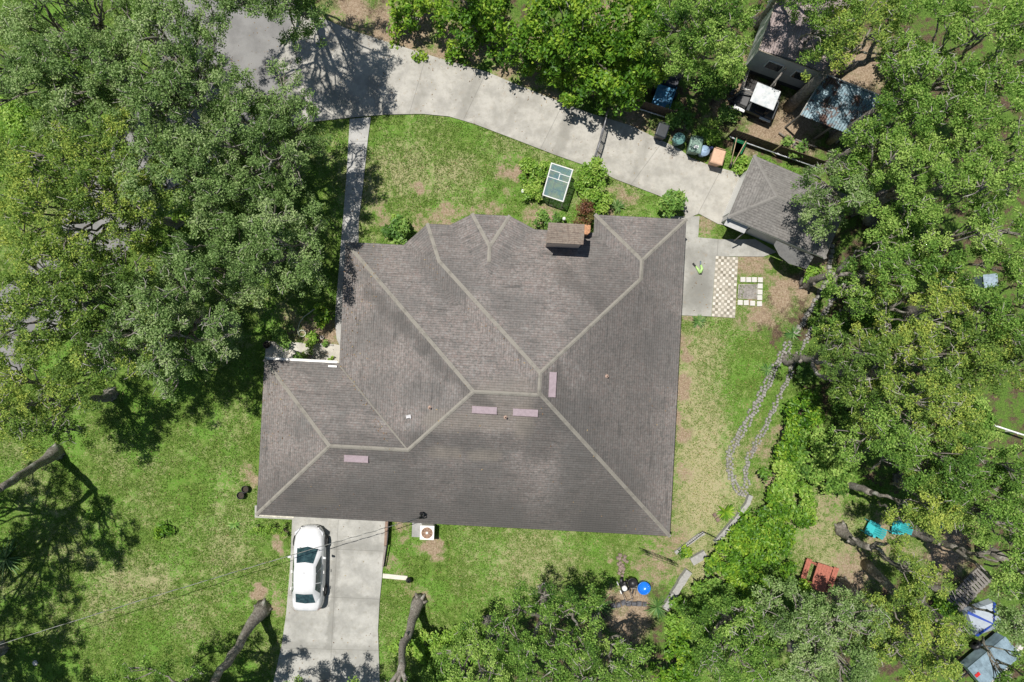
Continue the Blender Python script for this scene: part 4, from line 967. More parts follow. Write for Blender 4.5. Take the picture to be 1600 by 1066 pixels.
# front garden
shrub("shrub", "leafy lime green bed left of the white cold frame", 832, 276, 26, .9, 'lime', poly=[(812, 262), (822, 252), (845, 250), (856, 258), (848, 300), (842, 318), (818, 318), (822, 300), (814, 290)], crad=(.2, .32), cat="garden bed")
shrub("hedge", "tall lime green hedge right of the white cold frame", 925, 290, 40, 1.5, 'lime', poly=[(905, 262), (918, 246), (934, 244), (942, 262), (948, 290), (946, 322), (940, 336), (925, 330), (912, 308), (902, 290)], crad=(.24, .38), cat="hedge")
shrub("shrub", "reddish brown shrub next to the chimney", 907, 332, 21, 1.9, 'red', ln=.17, wd=.05)
shrub("shrub", "small rounded green shrub left of the chimney", 846, 345, 15, 1.3, 'shrub')
shrub("shrub", "small dark shrub between the chimney and its neighbour bush", 868, 340, 9, 1.1, 'shrub')
shrub("shrub", "round bushy shrub at the house corner by the driveway", 1050, 316, 22, 1.8, 'shrub', ln=.24, wd=.14, dens=260)
shrub("shrub", "pale leaved shrub against the house near the walkway", 625, 363, 25, 1.1, 'shrub', ln=.24, wd=.12, dens=260)
shrub("shrub", "small yellow green shrub beside the pale leaved shrub", 622, 344, 9, .8, 'lime')
rosette("yucca", "dark green yucca on the lawn left of the driveway corner bush", 964, 323, 14, n_=44, rise=.8)
rosette("agave", "green agave rosette at the south edge of the patio", 1091, 502, 14, n_=40)
rosette("agave", "grey green agave beside the upper end of the stone edging", 1198, 577, 13, n_=34)
rosette("agave", "agave in the shade at the top of the stone edging", 1238, 522, 17, n_=34)
# courtyard
shrub("shrub", "broad leaved green shrub in the courtyard bed", 500, 496, 20, 1.1, 'bright', ln=.28, wd=.14, dens=200)
shrub("shrub", "lime green shrub beside the coiled hose", 487, 530, 13, .7, 'lime')
shrub("shrub", "rounded grassy shrub on the courtyard floor by the white gutter", 482, 555, 9, .6, 'bright', ln=.2, wd=.03)
shrub("shrub", "tiny shrub beside the rounded courtyard grass", 466, 557, 7, .4, 'shrub')
shrub("shrub", "potted weed at the inner corner of the courtyard", 516, 562, 6, .3, 'lime')
shrub("shrub", "small leafy plant on the courtyard bed edge", 509, 537, 6, .35, 'shrub')
shrub("shrub", "shrub under the oak at the courtyard's west end", 445, 520, 20, .8, 'shrub')
# west lawn plants
rosette("fan_palm", "fan palm in deep shade at the left edge of the lawn", 10, 872, 40, n_=44, wd=.09, rise=.5)
shrub("shrub", "dark green leafy plant alone on the lower left lawn", 252, 826, 15, .5, 'bright', ln=.3, wd=.1, dens=200)
shrub("shrub", "yellow green weed at the edge of the branch shadows", 145, 803, 11, .4, 'lime')
rosette("lawn_plant", "star shaped green plant near the hedge by the carport drive", 367, 819, 12, n_=12, wd=.12, mat='shrub')
for i, (x, y) in enumerate(((401, 826), (414, 827), (428, 827), (442, 828))):
    shrub("hedge_bush", "clipped round bush in the short row left of the white car", x, y, 9.5, .75, 'lime', group="row of clipped bushes", ln=.08, wd=.05, dens=900, crad=(.14, .22))
# bottom yellow green shrubs
shrub("shrub", "yellow green shrub left of the slanting trunk by the carport drive", 628, 1008, 20, 1.8, 'lime')
shrub("shrub", "yellow green shrub right of the slanting trunk", 668, 1008, 30, 2.0, 'lime', ln=.2)
shrub("shrub", "largest yellow green shrub at the bottom below the back lawn", 712, 1005, 32, 2.2, 'lime', ln=.2)
shrub("shrub", "yellow green shrub under the broad bottom oak", 752, 1018, 26, 2.2, 'lime')
shrub("shrub", "dark green shrub at the bottom edge behind the yellow green ones", 690, 1045, 40, 2.6, 'oak_deep')
rosette("yucca", "shaded yucca left of the dark mulch patch", 935, 945, 30, n_=46, wd=.06, rise=.7)
rosette("yucca", "pale streaked yucca at the foot of the low block wall", 1026, 948, 24, n_=46, wd=.06, rise=.7)
# south east bank
BK = "lush shrubs on the bank below the stone edging"
for (x, y, rp, h, m_, lb) in (
    (1258, 640, 34, 2.2, 'bright', "bright shrub north end of the bank beside the shaded stone edging"), (1235, 690, 34, 2.2, 'bright', "reddish tipped green shrub facing the lower stone edging"),
    (1275, 710, 46, 2.4, 'oak_deep', "deep green shrub under the east oaks at the bank"), (1215, 745, 32, 1.8, 'lime', "lime shrub at the end of the stone edging"),
    (1204, 796, 34, 1.8, 'bright', "bright shrub behind the pair of palm like plants"), (1240, 775, 32, 1.8, 'lime', "yellowish shrub bordering the back clearing"),
    (1172, 838, 34, 2.0, 'bright', "bright shrub just right of the wire trellis wall"), (1205, 850, 42, 2.4, 'bright', "bright shrub left of the red picnic table"),
    (1132, 880, 34, 2.0, 'bright', "shrub overhanging the low block wall"), (1165, 900, 42, 2.4, 'bright', "shrub in the middle of the lower bank"),
    (1098, 925, 28, 2.0, 'lime', "lime shrub beside the lower block wall"), (1070, 965, 36, 2.2, 'lime', "lime shrub south of the pale streaked yucca"),
    (1085, 1010, 44, 2.4, 'bright', "green shrub at the bottom of the bank"), (1050, 1050, 42, 2.4, 'bright', "green shrub at the bottom edge below the pale yucca"),
    (1240, 905, 28, 2.0, 'bright', "shrub touching the red picnic table"), (1255, 815, 20, 1.4, 'bright', "small shrub on the west rim of the back clearing"), (1118, 935, 34, 2.6, 'oak_deep', "dark shrub under the bank's grey green oak"), (1300, 745, 36, 2.2, 'oak_deep', "dark shrub on the north rim of the back clearing")):
    shrub("bank_shrub", lb, x, y, rp, h, m_, group=BK, ln=.22, wd=.11, dens=260, crad=(.28, .5), stems=6)
rosette("palm_like_plant", "bright palm like plant on the lawn edge by the bank", 1131, 797, 17, n_=34, wd=.15, mat='bright', rise=.9, stem=.25)
rosette("palm_like_plant", "smaller palm like plant beside the top of the block wall", 1160, 803, 14, n_=28, wd=.13, mat='bright', rise=.9, stem=.2)
shrub("shrub", "shrub by the end of the wire trellis", 1072, 855, 14, .7, 'bright')
# undergrowth between the trunks on the east side
for (x, y, rp, m_, lb) in ((1330, 640, 40, 'oak_deep', "undergrowth shrub below the rounded yellowish oak"), (1255, 575, 22, 'shrub', "small shrub on the shaded side of the stone edging"), (1295, 500, 34, 'oak_deep', "undergrowth shrub south of the garage under the oaks"), (1370, 500, 40, 'bright', "green undergrowth near the sunlit dirt patch in the wood"), (1320, 440, 24, 'shrub', "shaded undergrowth by the end of the garage"), (1270, 430, 16, 'lime', "yellowish tuft in the dirt south of the garage"), (1540, 500, 50, 'oak_deep', "undergrowth shrub near the right edge of the wood"), (1410, 350, 40, 'oak_deep', "dark undergrowth behind the garage oak"), (1520, 660, 40, 'oak_deep', "undergrowth beside the white rail"), (1350, 955, 26, 'shrub', "low shrub at the foot of the grey trunk"), (1470, 960, 30, 'bright', "green undergrowth left of the timber pallets"), (1240, 230, 18, 'shrub', "weeds behind the white topped fence"), (1400, 120, 40, 'oak_deep', "undergrowth behind the blue grey metal roof")):
    shrub("understory_shrub", lb, x, y, rp, 1.3, m_, cat="shrub", ln=.18, wd=.1, dens=260, crad=(.25, .45))

# bright plants glimpsed below the west oaks
for (x, y, rp, h, lb) in ((30, 195, 44, 3.0, "bright lime tree top glimpsed between the oaks at the left edge"), (12, 260, 34, 2.4, "bright lime shrub at the left edge south of the lime tree top"), (272, 330, 22, .9, "bright patch of low plants in the gap beside the hidden road"), (130, 70, 34, 4.0, "lime green shrub glimpsed under the top left corner oak"), (225, 35, 30, 4.0, "yellow green shrub glimpsed below the oak at the shaded road")):
    shrub("understory_shrub", lb, x, y, rp, h, 'lime', ln=.17, wd=.09, dens=260, crad=(.3, .5))
# lawn blades: nobody could count them
r = np.random.default_rng(3); NB = 330000
bx = r.uniform(-30, 30, NB * 2); by = r.uniform(-20.5, 20.5, NB * 2)
d_, l_, y_ = zone_fields(bx, by); px, py = to_px(bx, by)
keep = (d_ < .25 + .3 * r.random(NB * 2)) & (l_ < .5) & (vnoise(bx, by, .35, 31) + .35 * vnoise(bx, by, 1.7, 32) > .42)
hard = [[(425, 100), (440, 72), (470, 10), (545, 46), (680, 89), (812, 134), (922, 177), (1062, 233), (1153, 270), (1134, 352), (1072, 342), (1030, 306), (870, 243), (742, 194), (660, 178), (545, 184), (482, 191)],
        [(1040, 338), (1093, 338), (1091, 371), (1180, 374), (1214, 394), (1154, 402), (1148, 497), (1040, 492)], [(546.5, 186), (579.5, 183), (566, 300), (560, 376), (548, 545), (527, 545), (523, 500), (533, 376)],
        [(414, 533), (560, 538), (560, 590), (414, 590)], [(398, 790), (604, 790), (600, 862), (590.5, 985), (594, 1100), (415, 1100), (447, 960), (456.5, 812), (398, 809)],
        [(200, -60), (430, -60), (474, 8), (440, 70), (482, 192), (440, 205), (330, 250), (180, 410), (10, 600), (-120, 720), (-200, 640), (-60, 510), (130, 300), (300, 100)],
        [(556, 395), (1060, 360), (1030, 820), (415, 790), (428, 580), (545, 580)]]
for hp in hard: keep &= ~in_poly(px, py, hp)
bx, by, y_ = bx[keep][:NB], by[keep][:NB], y_[keep][:NB]; nb = len(bx)
nrm = unit(r.normal(size=(nb, 3)) * .8 + np.array([0, 0, .45])); dv = unit(np.cross(nrm, r.normal(size=(nb, 3))) + np.array([0, 0, .3]))
L = r.uniform(.06, .15, nb)
go = leaf_mesh("grass", np.stack([bx, by, np.full(nb, .025)], -1), nrm, dv, L, r.uniform(.02, .04, nb), np.clip(.28 + .75 * y_ * r.random(nb) + r.normal(0, .18, nb), 0, 1), M['grass'], None, (0, 0, 0))
go['kind'] = 'stuff'; go['label'] = 'short patchy lawn grass'; 

# ------------------------------------------------------------------ the white car
def car():
    b = P(487.3, 882, .05)
    t = thing("parked_car", "white four door saloon car parked nose up on the concrete carport drive", "car", b, math.radians(-1.6))
    m_paint = N("white car paint"); m_paint.done(m_paint.mix(m_paint.ramp(m_paint.noise(3, 4, .6), .4, .7), (.62, .63, .64), (.70, .70, .71)), .28, 0, .5, Coat_Weight=.6, Coat_Roughness=.08); m_paint = m_paint.m
    m_gl = N("tinted car glass"); m_gl.done(m_gl.mix(m_gl.ramp(m_gl.noise(5, 3, .6), .35, .65), (.012, .03, .034), (.035, .075, .08)), .06, 0, .8); m_gl = m_gl.m
    m_tyre = simple("tyre rubber", (.02, .02, .02), .85); m_rim = simple("alloy", (.5, .5, .52), .35, .8)
    # y: +front. stations: (y, half width, height of the bonnet/deck line)
    st = [(2.34, .22, .52), (2.31, .42, .58), (2.22, .58, .66), (2.08, .70, .72), (1.82, .81, .79), (1.45, .875, .86), (1.15, .89, .91), (.6, .895, .94), (0, .90, .95), (-.7, .90, .96), (-1.4, .89, .98), (-1.75, .875, 1.00), (-2.05, .84, 1.00), (-2.22, .76, .97), (-2.32, .62, .86)]
    vs = []; fs = []; prof = lambda w_, h: [(-w_ * .90, .20), (-w_ * .985, .30), (-w_, .46), (-w_ * .975, .60), (-w_ * .885, h - .08), (-w_ * .80, h - .015), (-w_ * .5, h + .015), (0, h + .025), (w_ * .5, h + .015), (w_ * .80, h - .015), (w_ * .885, h - .08), (w_ * .975, .60), (w_, .46), (w_ * .985, .30), (w_ * .90, .20)]
    for y, w_, h in st:
        for x, z in prof(w_, h): vs.append((x, y, min(z, h + .02)))
    k = 15
    for i in range(len(st) - 1):
        for j in range(k - 1): fs.append((i * k + j, i * k + j + 1, (i + 1) * k + j + 1, (i + 1) * k + j))
        fs.append((i * k + k - 1, i * k, (i + 1) * k, (i + 1) * k + k - 1))
    fs.append(tuple(range(k - 1, -1, -1))); n0 = (len(st) - 1) * k; fs.append(tuple(range(n0, n0 + k)))
    body = MB().raw(vs, fs, True)
    # cabin: belt ring to roof ring
    belt = [(-.66, 1.20), (-.77, .95), (-.795, .2), (-.795, -.7), (-.77, -1.45), (-.60, -1.86), (0, -1.93), (.60, -1.86), (.77, -1.45), (.795, -.7), (.795, .2), (.77, .95), (.66, 1.20), (0, 1.33)]
    roof = [(-.50, .44), (-.565, .28), (-.59, -.1), (-.585, -.6), (-.56, -1.0), (-.50, -1.12), (0, -1.15), (.50, -1.12), (.56, -1.0), (.585, -.6), (.59, -.1), (.565, .28), (.50, .44), (0, .50)]
    zb = lambda y: .89 if y > .9 else (.95 if y > -1.3 else .985)
    vs = [(x, y, zb(y) - .02) for x, y in belt] + [(x, y, 1.40) for x, y in roof] + [(x * .82, y * .86 - .05, 1.445) for x, y in roof] + [(x * .4, y * .45 - .18, 1.46) for x, y in roof]
    kk = 14; fs = []
    for l in range(3):
        for j in range(kk): j2 = (j + 1) % kk; fs.append((l * kk + j, l * kk + j2, (l + 1) * kk + j2, (l + 1) * kk + j))
    fs.append(tuple(range(3 * kk, 4 * kk)))
    body.raw(vs, fs, True); bo = body.build("body", m_paint, t)
    b_ = lambda i: np.array(vs[i % kk]); r_ = lambda i: np.array(vs[kk + i % kk])
    def glass(name, ids, lo=.06, hi=.94, side0=.04, side1=.04):
        mb = MB()
        for a, c in zip(ids[:-1], ids[1:]):
            B0, B1, R0, R1 = b_(a), b_(c), r_(a), r_(c); cen_ = (B0 + B1 + R0 + R1) / 4
            nn = np.cross(B1 - B0, R0 - B0); nn /= np.linalg.norm(nn); 
            if nn @ (cen_ - np.array([0, -.2, .9])) < 0: nn = -nn
            pt = lambda f, h_: (B0 + (B1 - B0) * f) * (1 - h_) + (R0 + (R1 - R0) * f) * h_ + nn * .012
            f0 = side0 if a == ids[0] else 0; f1 = 1 - side1 if c == ids[-1] else 1
            mb.quad(pt(f0, lo), pt(f1, lo), pt(f1, hi), pt(f0, hi))
        return mb.build(name, m_gl, t)
    glass("windscreen", [12, 13, 14], .02, .93, .1, .1); glass("rear_window", [5, 6, 7], .12, .93, .08, .08)
    glass("side_window", [1, 2], .1, .9, .1, .02); glass("side_window", [2, 3], .1, .9, .05, .05); glass("side_window", [3, 4], .1, .9, .02, .22)
    glass("side_window", [8, 9], .1, .9, .22, .02); glass("side_window", [9, 10], .1, .9, .05, .05); glass("side_window", [10, 11], .1, .9, .02, .1)
    for sx in (-1, 1):
        mb = MB(); mb.raw([(sx * .88, .80, .92), (sx * .88, .66, .92), (sx * 1.06, .66, .95), (sx * 1.06, .76, .95), (sx * .88, .80, 1.04), (sx * .88, .66, 1.04), (sx * 1.06, .66, 1.06), (sx * 1.06, .76, 1.06)], [(0, 1, 2, 3), (7, 6, 5, 4), (0, 4, 5, 1), (1, 5, 6, 2), (2, 6, 7, 3), (3, 7, 4, 0)])
        mb.build("wing_mirror", m_paint, t, bevel=.02)
        MB().raw([(sx * .52, 2.235, .66), (sx * .80, 2.02, .74), (sx * .78, 1.86, .795), (sx * .60, 2.06, .735), (sx * .52, 2.26, .62), (sx * .83, 2.04, .68)], [(0, 1, 2, 3), (4, 5, 1, 0)]).build("headlight", simple("lamp glass", (.55, .56, .58), .12, .3, .8), t)
        MB().raw([(sx * .60, -2.335, .86), (sx * .80, -2.16, .88), (sx * .845, -2.06, .90), (sx * .80, -2.08, 1.0), (sx * .62, -2.29, .94)], [(0, 1, 2, 3, 4)]).build("tail_light", simple("red lamp glass", (.35, .02, .015), .2), t)
        for y in (-.05, -1.0): MB().box((sx * .905, y - .1, .80), (.035, .17, .03)).build("door_handle", m_white, t)
        for y in (1.42, -1.35):
            w_ = MB(); prof_ = [(.20, -.1), (.30, -.1), (.32, -.07), (.32, .07), (.30, .1), (.20, .1)]; vs_ = []; 
            w_.lathe(prof_, (0, 0, 0), 20); w_.v = [(sx * .83 + z, y + x_, .30 + y_) for x_, y_, z in w_.v]; wo = w_.build("wheel", m_tyre, t)
            rm = MB().lathe([(.02, .06), (.2, .085), (.2, -.06)], (0, 0, 0), 16); rm.v = [(sx * .83 + sx * z, y + x_, .30 + y_) for x_, y_, z in rm.v]; rm.build("rim", m_rim, wo)
    MB().box((0, 2.285, .50), (1.0, .06, .16)).build("grille", m_black, t)
    MB().box((0, -.0, 1.462), (.04, .04, .012)).build("aerial", m_black, t)
    mb = MB()
    for x in (-.45, .2): mb.tube([(x, 1.24, .925), (x + .5, 1.12, .955)], .012, 4)
    mb.build("wipers", m_black, t)
car()
# ------------------------------------------------------------------ air conditioner and wire
c = P(670, 826.5, .0); ac = thing("air_conditioner", "white square outdoor air conditioner with rusty round fan by the roof edge", "air conditioner", (c[0], c[1], 0), math.radians(-2))
MB().box((-.35, 0, .03), (1.2, .95, .08)).build("concrete_pad", concrete("pad concrete", (.36, .36, .35)), ac)
MB().box((0, 0, .42), (.74, .74, .70)).build("cabinet", simple("beige enamel", (.62, .60, .54), .5, var=.05), ac, bevel=.06)
lid = MB(); 
lid.box((0, 0, .79), (.80, .80, .06)); lid.build("lid", m_white, ac, bevel=.05)
MB().lathe([(.0, .826), (.31, .826)], (0, 0, 0), 28, False).build("fan_opening", simple("rusty coil", (.16, .085, .055), .8, var=.5, scale=9), ac)
mb = MB()
for r_ in (.10, .155, .21, .26, .31): mb.lathe([(r_ - .006, .845), (r_ + .006, .845), (r_ + .006, .836), (r_ - .006, .836), (r_ - .006, .845)], (0, 0, 0), 24, False)
for k in range(8): mb.box((math.cos(k * PI / 4) * .17, math.sin(k * PI / 4) * .17, .835), (.30, .012, .01), k * PI / 4)
fg = mb.build("fan_guard", simple("tan wire", (.5, .34, .24), .6), ac); MB().lathe([(0, .862), (.07, .86), (.075, .84)], (0, 0, 0), 14).build("fan_hub", m_white, fg)
mb = MB(); mb.tube([(-.34, .3, .35), (-.5, .5, .4), (-.55, .9, .5)], .035, 6); mb.build("pipe", m_white, ac)
mast = P(658, 806, 2.9); pc = thing("service_mast", "black weatherhead with looped wires at the roof edge above the air conditioner", "cable mast", P(658, 806, 2.6))
mb = MB(); mb.tube([P(657, 808, 2.3), P(658.5, 804, 3.3)], .045, 8); mb.build("pipe", m_steel, pc, world=True)
mb = MB()
for k, (dx, dy) in enumerate(((3, -3), (6, 0), (5, 5), (-2, 4))):
    mb.tube(bez(P(658.5, 803, 3.32), P(659 + dx * 1.6, 803 + dy * 1.6, 3.5), P(655, 809 + k * .6, 3.05), 8), .03, 5)
mb.lathe([(.02, .14), (.10, .06), (.11, -.02), (.05, -.04)], P(658.5, 803, 3.32), 10); mb.build("weatherhead", m_black, pc, world=True)
wire = thing("power_cable", "thin pale overhead cable running from the roof edge across the lower lawn", "cable", P(655, 808, 3.1))
pts = [P(655, 809, 3.05), P(580, 831.5, 3.15), P(505, 853, 3.3), P(380, 890, 3.8), P(240, 932, 4.5), P(50, 991, 5.6), P(-140, 1053, 6.8)]
MB().tube(pts, .013, 5).build("wire", simple("weathered aluminium cable", (.26, .27, .25), .5, .3), wire, world=True)
ww = []
for i in range(60):
    f = i / 59 * (len(pts) - 1); k = min(int(f), len(pts) - 2); q_ = pts[k] + (pts[k + 1] - pts[k]) * (f - k); ww.append(q_ + np.array([0, math.sin(i * 1.9) * .03, math.cos(i * 1.9) * .03]))
MB().tube(ww, .01, 4).build("twisted_wire", m_black, wire, world=True)
# low brown fence beside the carport drive
def fence_line(name, label, cat, pts, hgt, mat, post_mat, board=.14, gap=.012, rail=None, group=None, thick=.02, post_every=2.0):
    t = thing(name, label, cat, P(*pts[0]), 0, group); bd = MB(); rr = random.Random(len(pts) * 7 + int(pts[0][0]))
    W_ = [P(*p_) for p_ in pts]; posts = []
    for a, b2 in zip(W_[:-1], W_[1:]):
        d = b2 - a; L = np.linalg.norm(d); d = d / L; rz = math.atan2(d[1], d[0]); k = int(L / (board + gap))
        for i in range(k):
            q_ = a + d * (i + .5) * (board + gap); h = hgt + rr.uniform(-.02, .02); bd.box((q_[0], q_[1], h / 2), (board, thick, h), rz)
        np_ = max(1, int(L / post_every))
        for i in range(np_ + 1): posts.append((a + d * L * i / np_, rz, np.array([-d[1], d[0], 0])))
    bd.build("boards", mat, t, world=True)
    for q_, rz, nn in posts:
        q2 = q_ + nn * .05; MB().box((q2[0], q2[1], hgt / 2 + .03), (.09, .07, hgt + .06), rz).build("post", post_mat, t, world=True)
    if rail is not None:
        side, z, rad, rm = rail; mb = MB()
        for a, b2 in zip(W_[:-1], W_[1:]):
            d = (b2 - a) / np.linalg.norm(b2 - a); nn = np.array([-d[1], d[0], 0]); mb.tube([a + nn * side + (0, 0, z), b2 + nn * side + (0, 0, z)], rad, 6)
        mb.build("rail", rm, t, world=True)
    return t
m_brown = simple("brown fence boards", (.105, .075, .058), .85, var=.3, scale=9); m_brick = simple("brown painted boards", (.24, .165, .125), .8, var=.25, scale=8)
m_rail = simple("white pipe", (.62, .64, .66), .4, .2, .5)
lw = thing("low_wall", "low brown board topped wall between the carport drive and the back lawn", "wall", P(605, 840)); q_ = [P(606.5, 814, .4), P(604, 852, .4), P(600, 853.5, .4), P(601.8, 816, .4)]
MB().prism([tuple(p_[:2]) for p_ in q_], -.02, .40).build("upper_section", m_brick, lw, world=True)
q_ = [P(603.5, 854, .25), P(599, 886, .25), P(596.5, 886, .25), P(600.5, 854, .25)]; MB().prism([tuple(p_[:2]) for p_ in q_], -.02, .24).build("lower_section", simple("greyish boards", (.25, .22, .20), .85, var=.2), lw, world=True)
MB().tube([P(607.3, 813, .42), P(604.8, 852, .42), P(599.8, 886, .28)], .035, 5).build("shadow_line", m_black, lw, world=True)  # black strip stands in for the wall's shadow along its right edge
fence_line("board_fence", "short brown board fence panel at the left end by the driveway gate", "fence", [(913, 147), (949, 161)], 1.5, m_brown, m_brown)
fence_line("board_fence", "brown board fence with white pipe rail below the blue trailer", "fence", [(986, 166), (1048, 186)], 1.3, m_brown, m_brown, rail=(-.12, .32, .04, m_rail))
fence_line("board_fence", "brown board fence with white pipe rail behind the garage", "fence", [(1138, 214), (1208, 239), (1275, 262)], 1.3, m_brown, m_brown, rail=(-.12, .4, .045, m_rail))
# driveway gate, two leaves
def gate(a, b2, label):
    A, B2 = P(*a), P(*b2); t = thing("driveway_gate", label, "gate", A); d = (B2 - A); L = np.linalg.norm(d); d /= L
    fr = MB(); up_ = np.array([0, 0, 1.0])
    for z in (.12, 1.18): fr.tube([A + up_ * z, B2 + up_ * z], .042, 6)
    for f in (0, .5, 1): fr.tube([A + d * L * f + up_ * .08, A + d * L * f + up_ * 1.2], .03, 6)
    fr.build("frame", m_steel, t, world=True)
    ms = MB(); k = int(L / .12)
    for i in range(-9, k):
        s0, s1 = max(0, i * .12), min(L, i * .12 + 1.06)
        if s1 - s0 < .1: continue
        z0 = .12 + (s0 - i * .12); z1 = .12 + (s1 - i * .12)
        ms.tube([A + d * s0 + up_ * z0, A + d * s1 + up_ * z1], .006, 3, False); ms.tube([A + d * s0 + up_ * (1.3 - z0), A + d * s1 + up_ * (1.3 - z1)], .006, 3, False)
    ms.build("wire_mesh", m_steel, t, world=True)
gate((946, 181), (937, 219), "upper leaf of the wire gate across the driveway next to the fence"); gate((936.5, 221), (927.5, 250), "lower leaf of the wire gate across the driveway next to the hedge")
# ------------------------------------------------------------------ bins along the drive
def wheelie(label, px, py, rz, lidc, bodyc, s=1.0, white=False):
    c = P(px, py, .0); t = thing("wheelie_bin", label, "bin", c, rz); mb = MB()
    mb.raw([(-.24 * s, -.28 * s, .08), (.24 * s, -.28 * s, .08), (.24 * s, .26 * s, .08), (-.24 * s, .26 * s, .08), (-.31 * s, -.38 * s, 1.0), (.31 * s, -.38 * s, 1.0), (.31 * s, .36 * s, 1.0), (-.31 * s, .36 * s, 1.0)], [(3, 2, 1, 0), (4, 5, 6, 7), (0, 1, 5, 4), (1, 2, 6, 5), (2, 3, 7, 6), (3, 0, 4, 7)])
    mb.build("body", bodyc, t, bevel=.03)
    l = MB(); l.raw([(-.34 * s, -.42 * s, 1.005), (.34 * s, -.42 * s, 1.005), (.34 * s, .38 * s, 1.005), (-.34 * s, .38 * s, 1.005), (-.28 * s, -.35 * s, 1.07), (.28 * s, -.35 * s, 1.07), (.28 * s, .33 * s, 1.09), (-.28 * s, .33 * s, 1.09)], [(3, 2, 1, 0), (4, 5, 6, 7), (0, 1, 5, 4), (1, 2, 6, 5), (2, 3, 7, 6), (3, 0, 4, 7)])
    lo = l.build("lid", lidc, t, bevel=.025)
    if white: MB().box((.02, -.14, 1.079), (.26, .16, .006)).build("sticker", m_white, lo)
    MB().tube([(-.26 * s, .42 * s, 1.0), (.26 * s, .42 * s, 1.0)], .022, 6).build("handle", bodyc, t)
    for sx in (-1, 1):
        w_ = MB().lathe([(.04, -.03), (.12, -.03), (.12, .03), (.04, .03)], (0, 0, 0), 14); w_.v = [(sx * .27 * s + z, .3 * s + x, .12 + y) for x, y, z in w_.v]; w_.build("wheel", m_black, t)
g_ = simple("grey green bin plastic", (.17, .26, .21), .5, var=.12, dirt=(.3, .25, .18)); bk = simple("charcoal bin plastic", (.025, .03, .036), .4, var=.25); tan = simple("faded tan bin plastic", (.56, .36, .24), .6, var=.1, dirt=(.35, .25, .18))
wheelie("dark charcoal wheelie bin in the shade left of the round teal bin", 1029, 212, -.35, bk, bk)
wheelie("grey green wheelie bin with a white sticker on its lid", 1080, 234, -.2, g_, g_, white=True, s=1.1)
wheelie("faded tan wheelie bin closest to the garage", 1114, 252, -.28, tan, tan, s=1.08)
def round_bin(name, label, px, py, lidc, r_=.30, h=.8):
    t = thing(name, label, "bin", P(px, py)); MB().lathe([(r_ * .78, .02), (r_ * .8, .0), (r_ * .97, h), (r_ * .9, h)], n=22).build("body", lidc, t)
    l = MB().lathe([(r_ * 1.12, h - .06), (r_ * 1.14, h), (r_ * 1.02, h + .03), (r_ * .85, h + .05), (r_ * .8, h + .075), (r_ * .3, h + .11), (0, h + .115)], n=24).build("lid", lidc, t)
    MB().box((0, 0, h + .13), (.16, .04, .03)).build("lid_handle", lidc, l)
    for sx in (-1, 1): MB().box((sx * r_ * 1.05, 0, h * .75), (.06, .12, .03)).build("handle", lidc, t)
round_bin("round_bin", "round teal bin with a domed lid beside the driveway", 1056, 223, simple("teal bin plastic", (.13, .27, .25), .45, var=.1))
round_bin("round_bin", "round pale blue bin tucked between the green and tan wheelie bins", 1095, 241, simple("pale blue bin plastic", (.27, .38, .52), .45, var=.1), .27, .72)
t = thing("tarp_bundle", "small dark blue bundle beside the pale blue bin", "bundle", P(1104, 236)); mb = MB()
for k in range(4): mb.box((.05 * k - .05, .05 * math.sin(k * 2), .28 + .12 * k), (.28 - .03 * k, .22, .24), k * .5, taper=.7)
mb.build("cloth", simple("navy tarp", (.03, .045, .12), .6), t, bevel=.05)
wb = thing("wheelbarrow", "green wheelbarrow with two long wooden handles beside the garage", "wheelbarrow", P(1147, 240), -.35)
MB().raw([(-.2, .0, .30), (.2, .0, .30), (.26, .55, .30), (-.26, .55, .30), (-.3, -.08, .52), (.3, -.08, .52), (.36, .68, .5), (-.36, .68, .5), ], [(3, 2, 1, 0), (0, 1, 5, 4), (1, 2, 6, 5), (2, 3, 7, 6), (3, 0, 4, 7), (0, 1, 2, 3)]).build("tray", simple("green enamel", (.02, .20, .08), .5, var=.2), wb)
for sx in (-1, 1): MB().tube([(sx * .07, -.75, .42), (sx * .28, .72, .56), (sx * .33, .95, .60)], .028, 6).build("handle", simple("pale ash wood", (.45, .35, .22), .7), wb)
w_ = MB().lathe([(.05, -.04), (.17, -.05), (.19, 0), (.17, .05), (.05, .04)], (0, 0, 0), 18); w_.v = [(z, -.72 + x, .19 + y) for x, y, z in w_.v]; w_.build("wheel", m_black, wb)
for sx in (-1, 1): MB().tube([(sx * .2, .5, .3), (sx * .22, .6, .0)], .02, 5).build("leg", m_black, wb)
# ------------------------------------------------------------------ cold frame
A, B2, C2, D = (P(862, 255, 1.55), P(895, 265.5, 1.55), P(880, 315, 1.35), P(848.5, 304.5, 1.35))
cf = thing("cold_frame", "white framed glass cold frame greenhouse on the front lawn", "greenhouse", ((A + C2) / 2) * (1, 1, 0))
gm = N("blue tinted glazing"); gm.done((.55, .75, .82), .05, 0, .6); tb = gm.t.nodes.new("ShaderNodeBsdfTransparent"); tb.inputs[0].default_value = (.78, .88, .90, 1)
gm.put(gm.bsdf.inputs['Base Color'], gm.mix(gm.ramp(gm.noise(1.6, 3, .6), .4, .65), (.20, .33, .40), (.34, .42, .36)))
mx = gm.t.nodes.new("ShaderNodeMixShader"); mx.inputs[0].default_value = .45; gm.t.links.new(tb.outputs[0], mx.inputs[1]); gm.t.links.new(gm.bsdf.outputs[0], mx.inputs[2]); gm.t.links.new(mx.outputs[0], gm.out.inputs[0])
gt = lambda p: p * np.array([1, 1, 0])
L2 = lambda p, q_, f: p + (q_ - p) * f
def bars(name, segs, rad, mat):
    mb = MB()
    for a, b3 in segs: mb.tube([a, b3], rad, 4, False)
    mb.build(name, mat, cf, world=True)
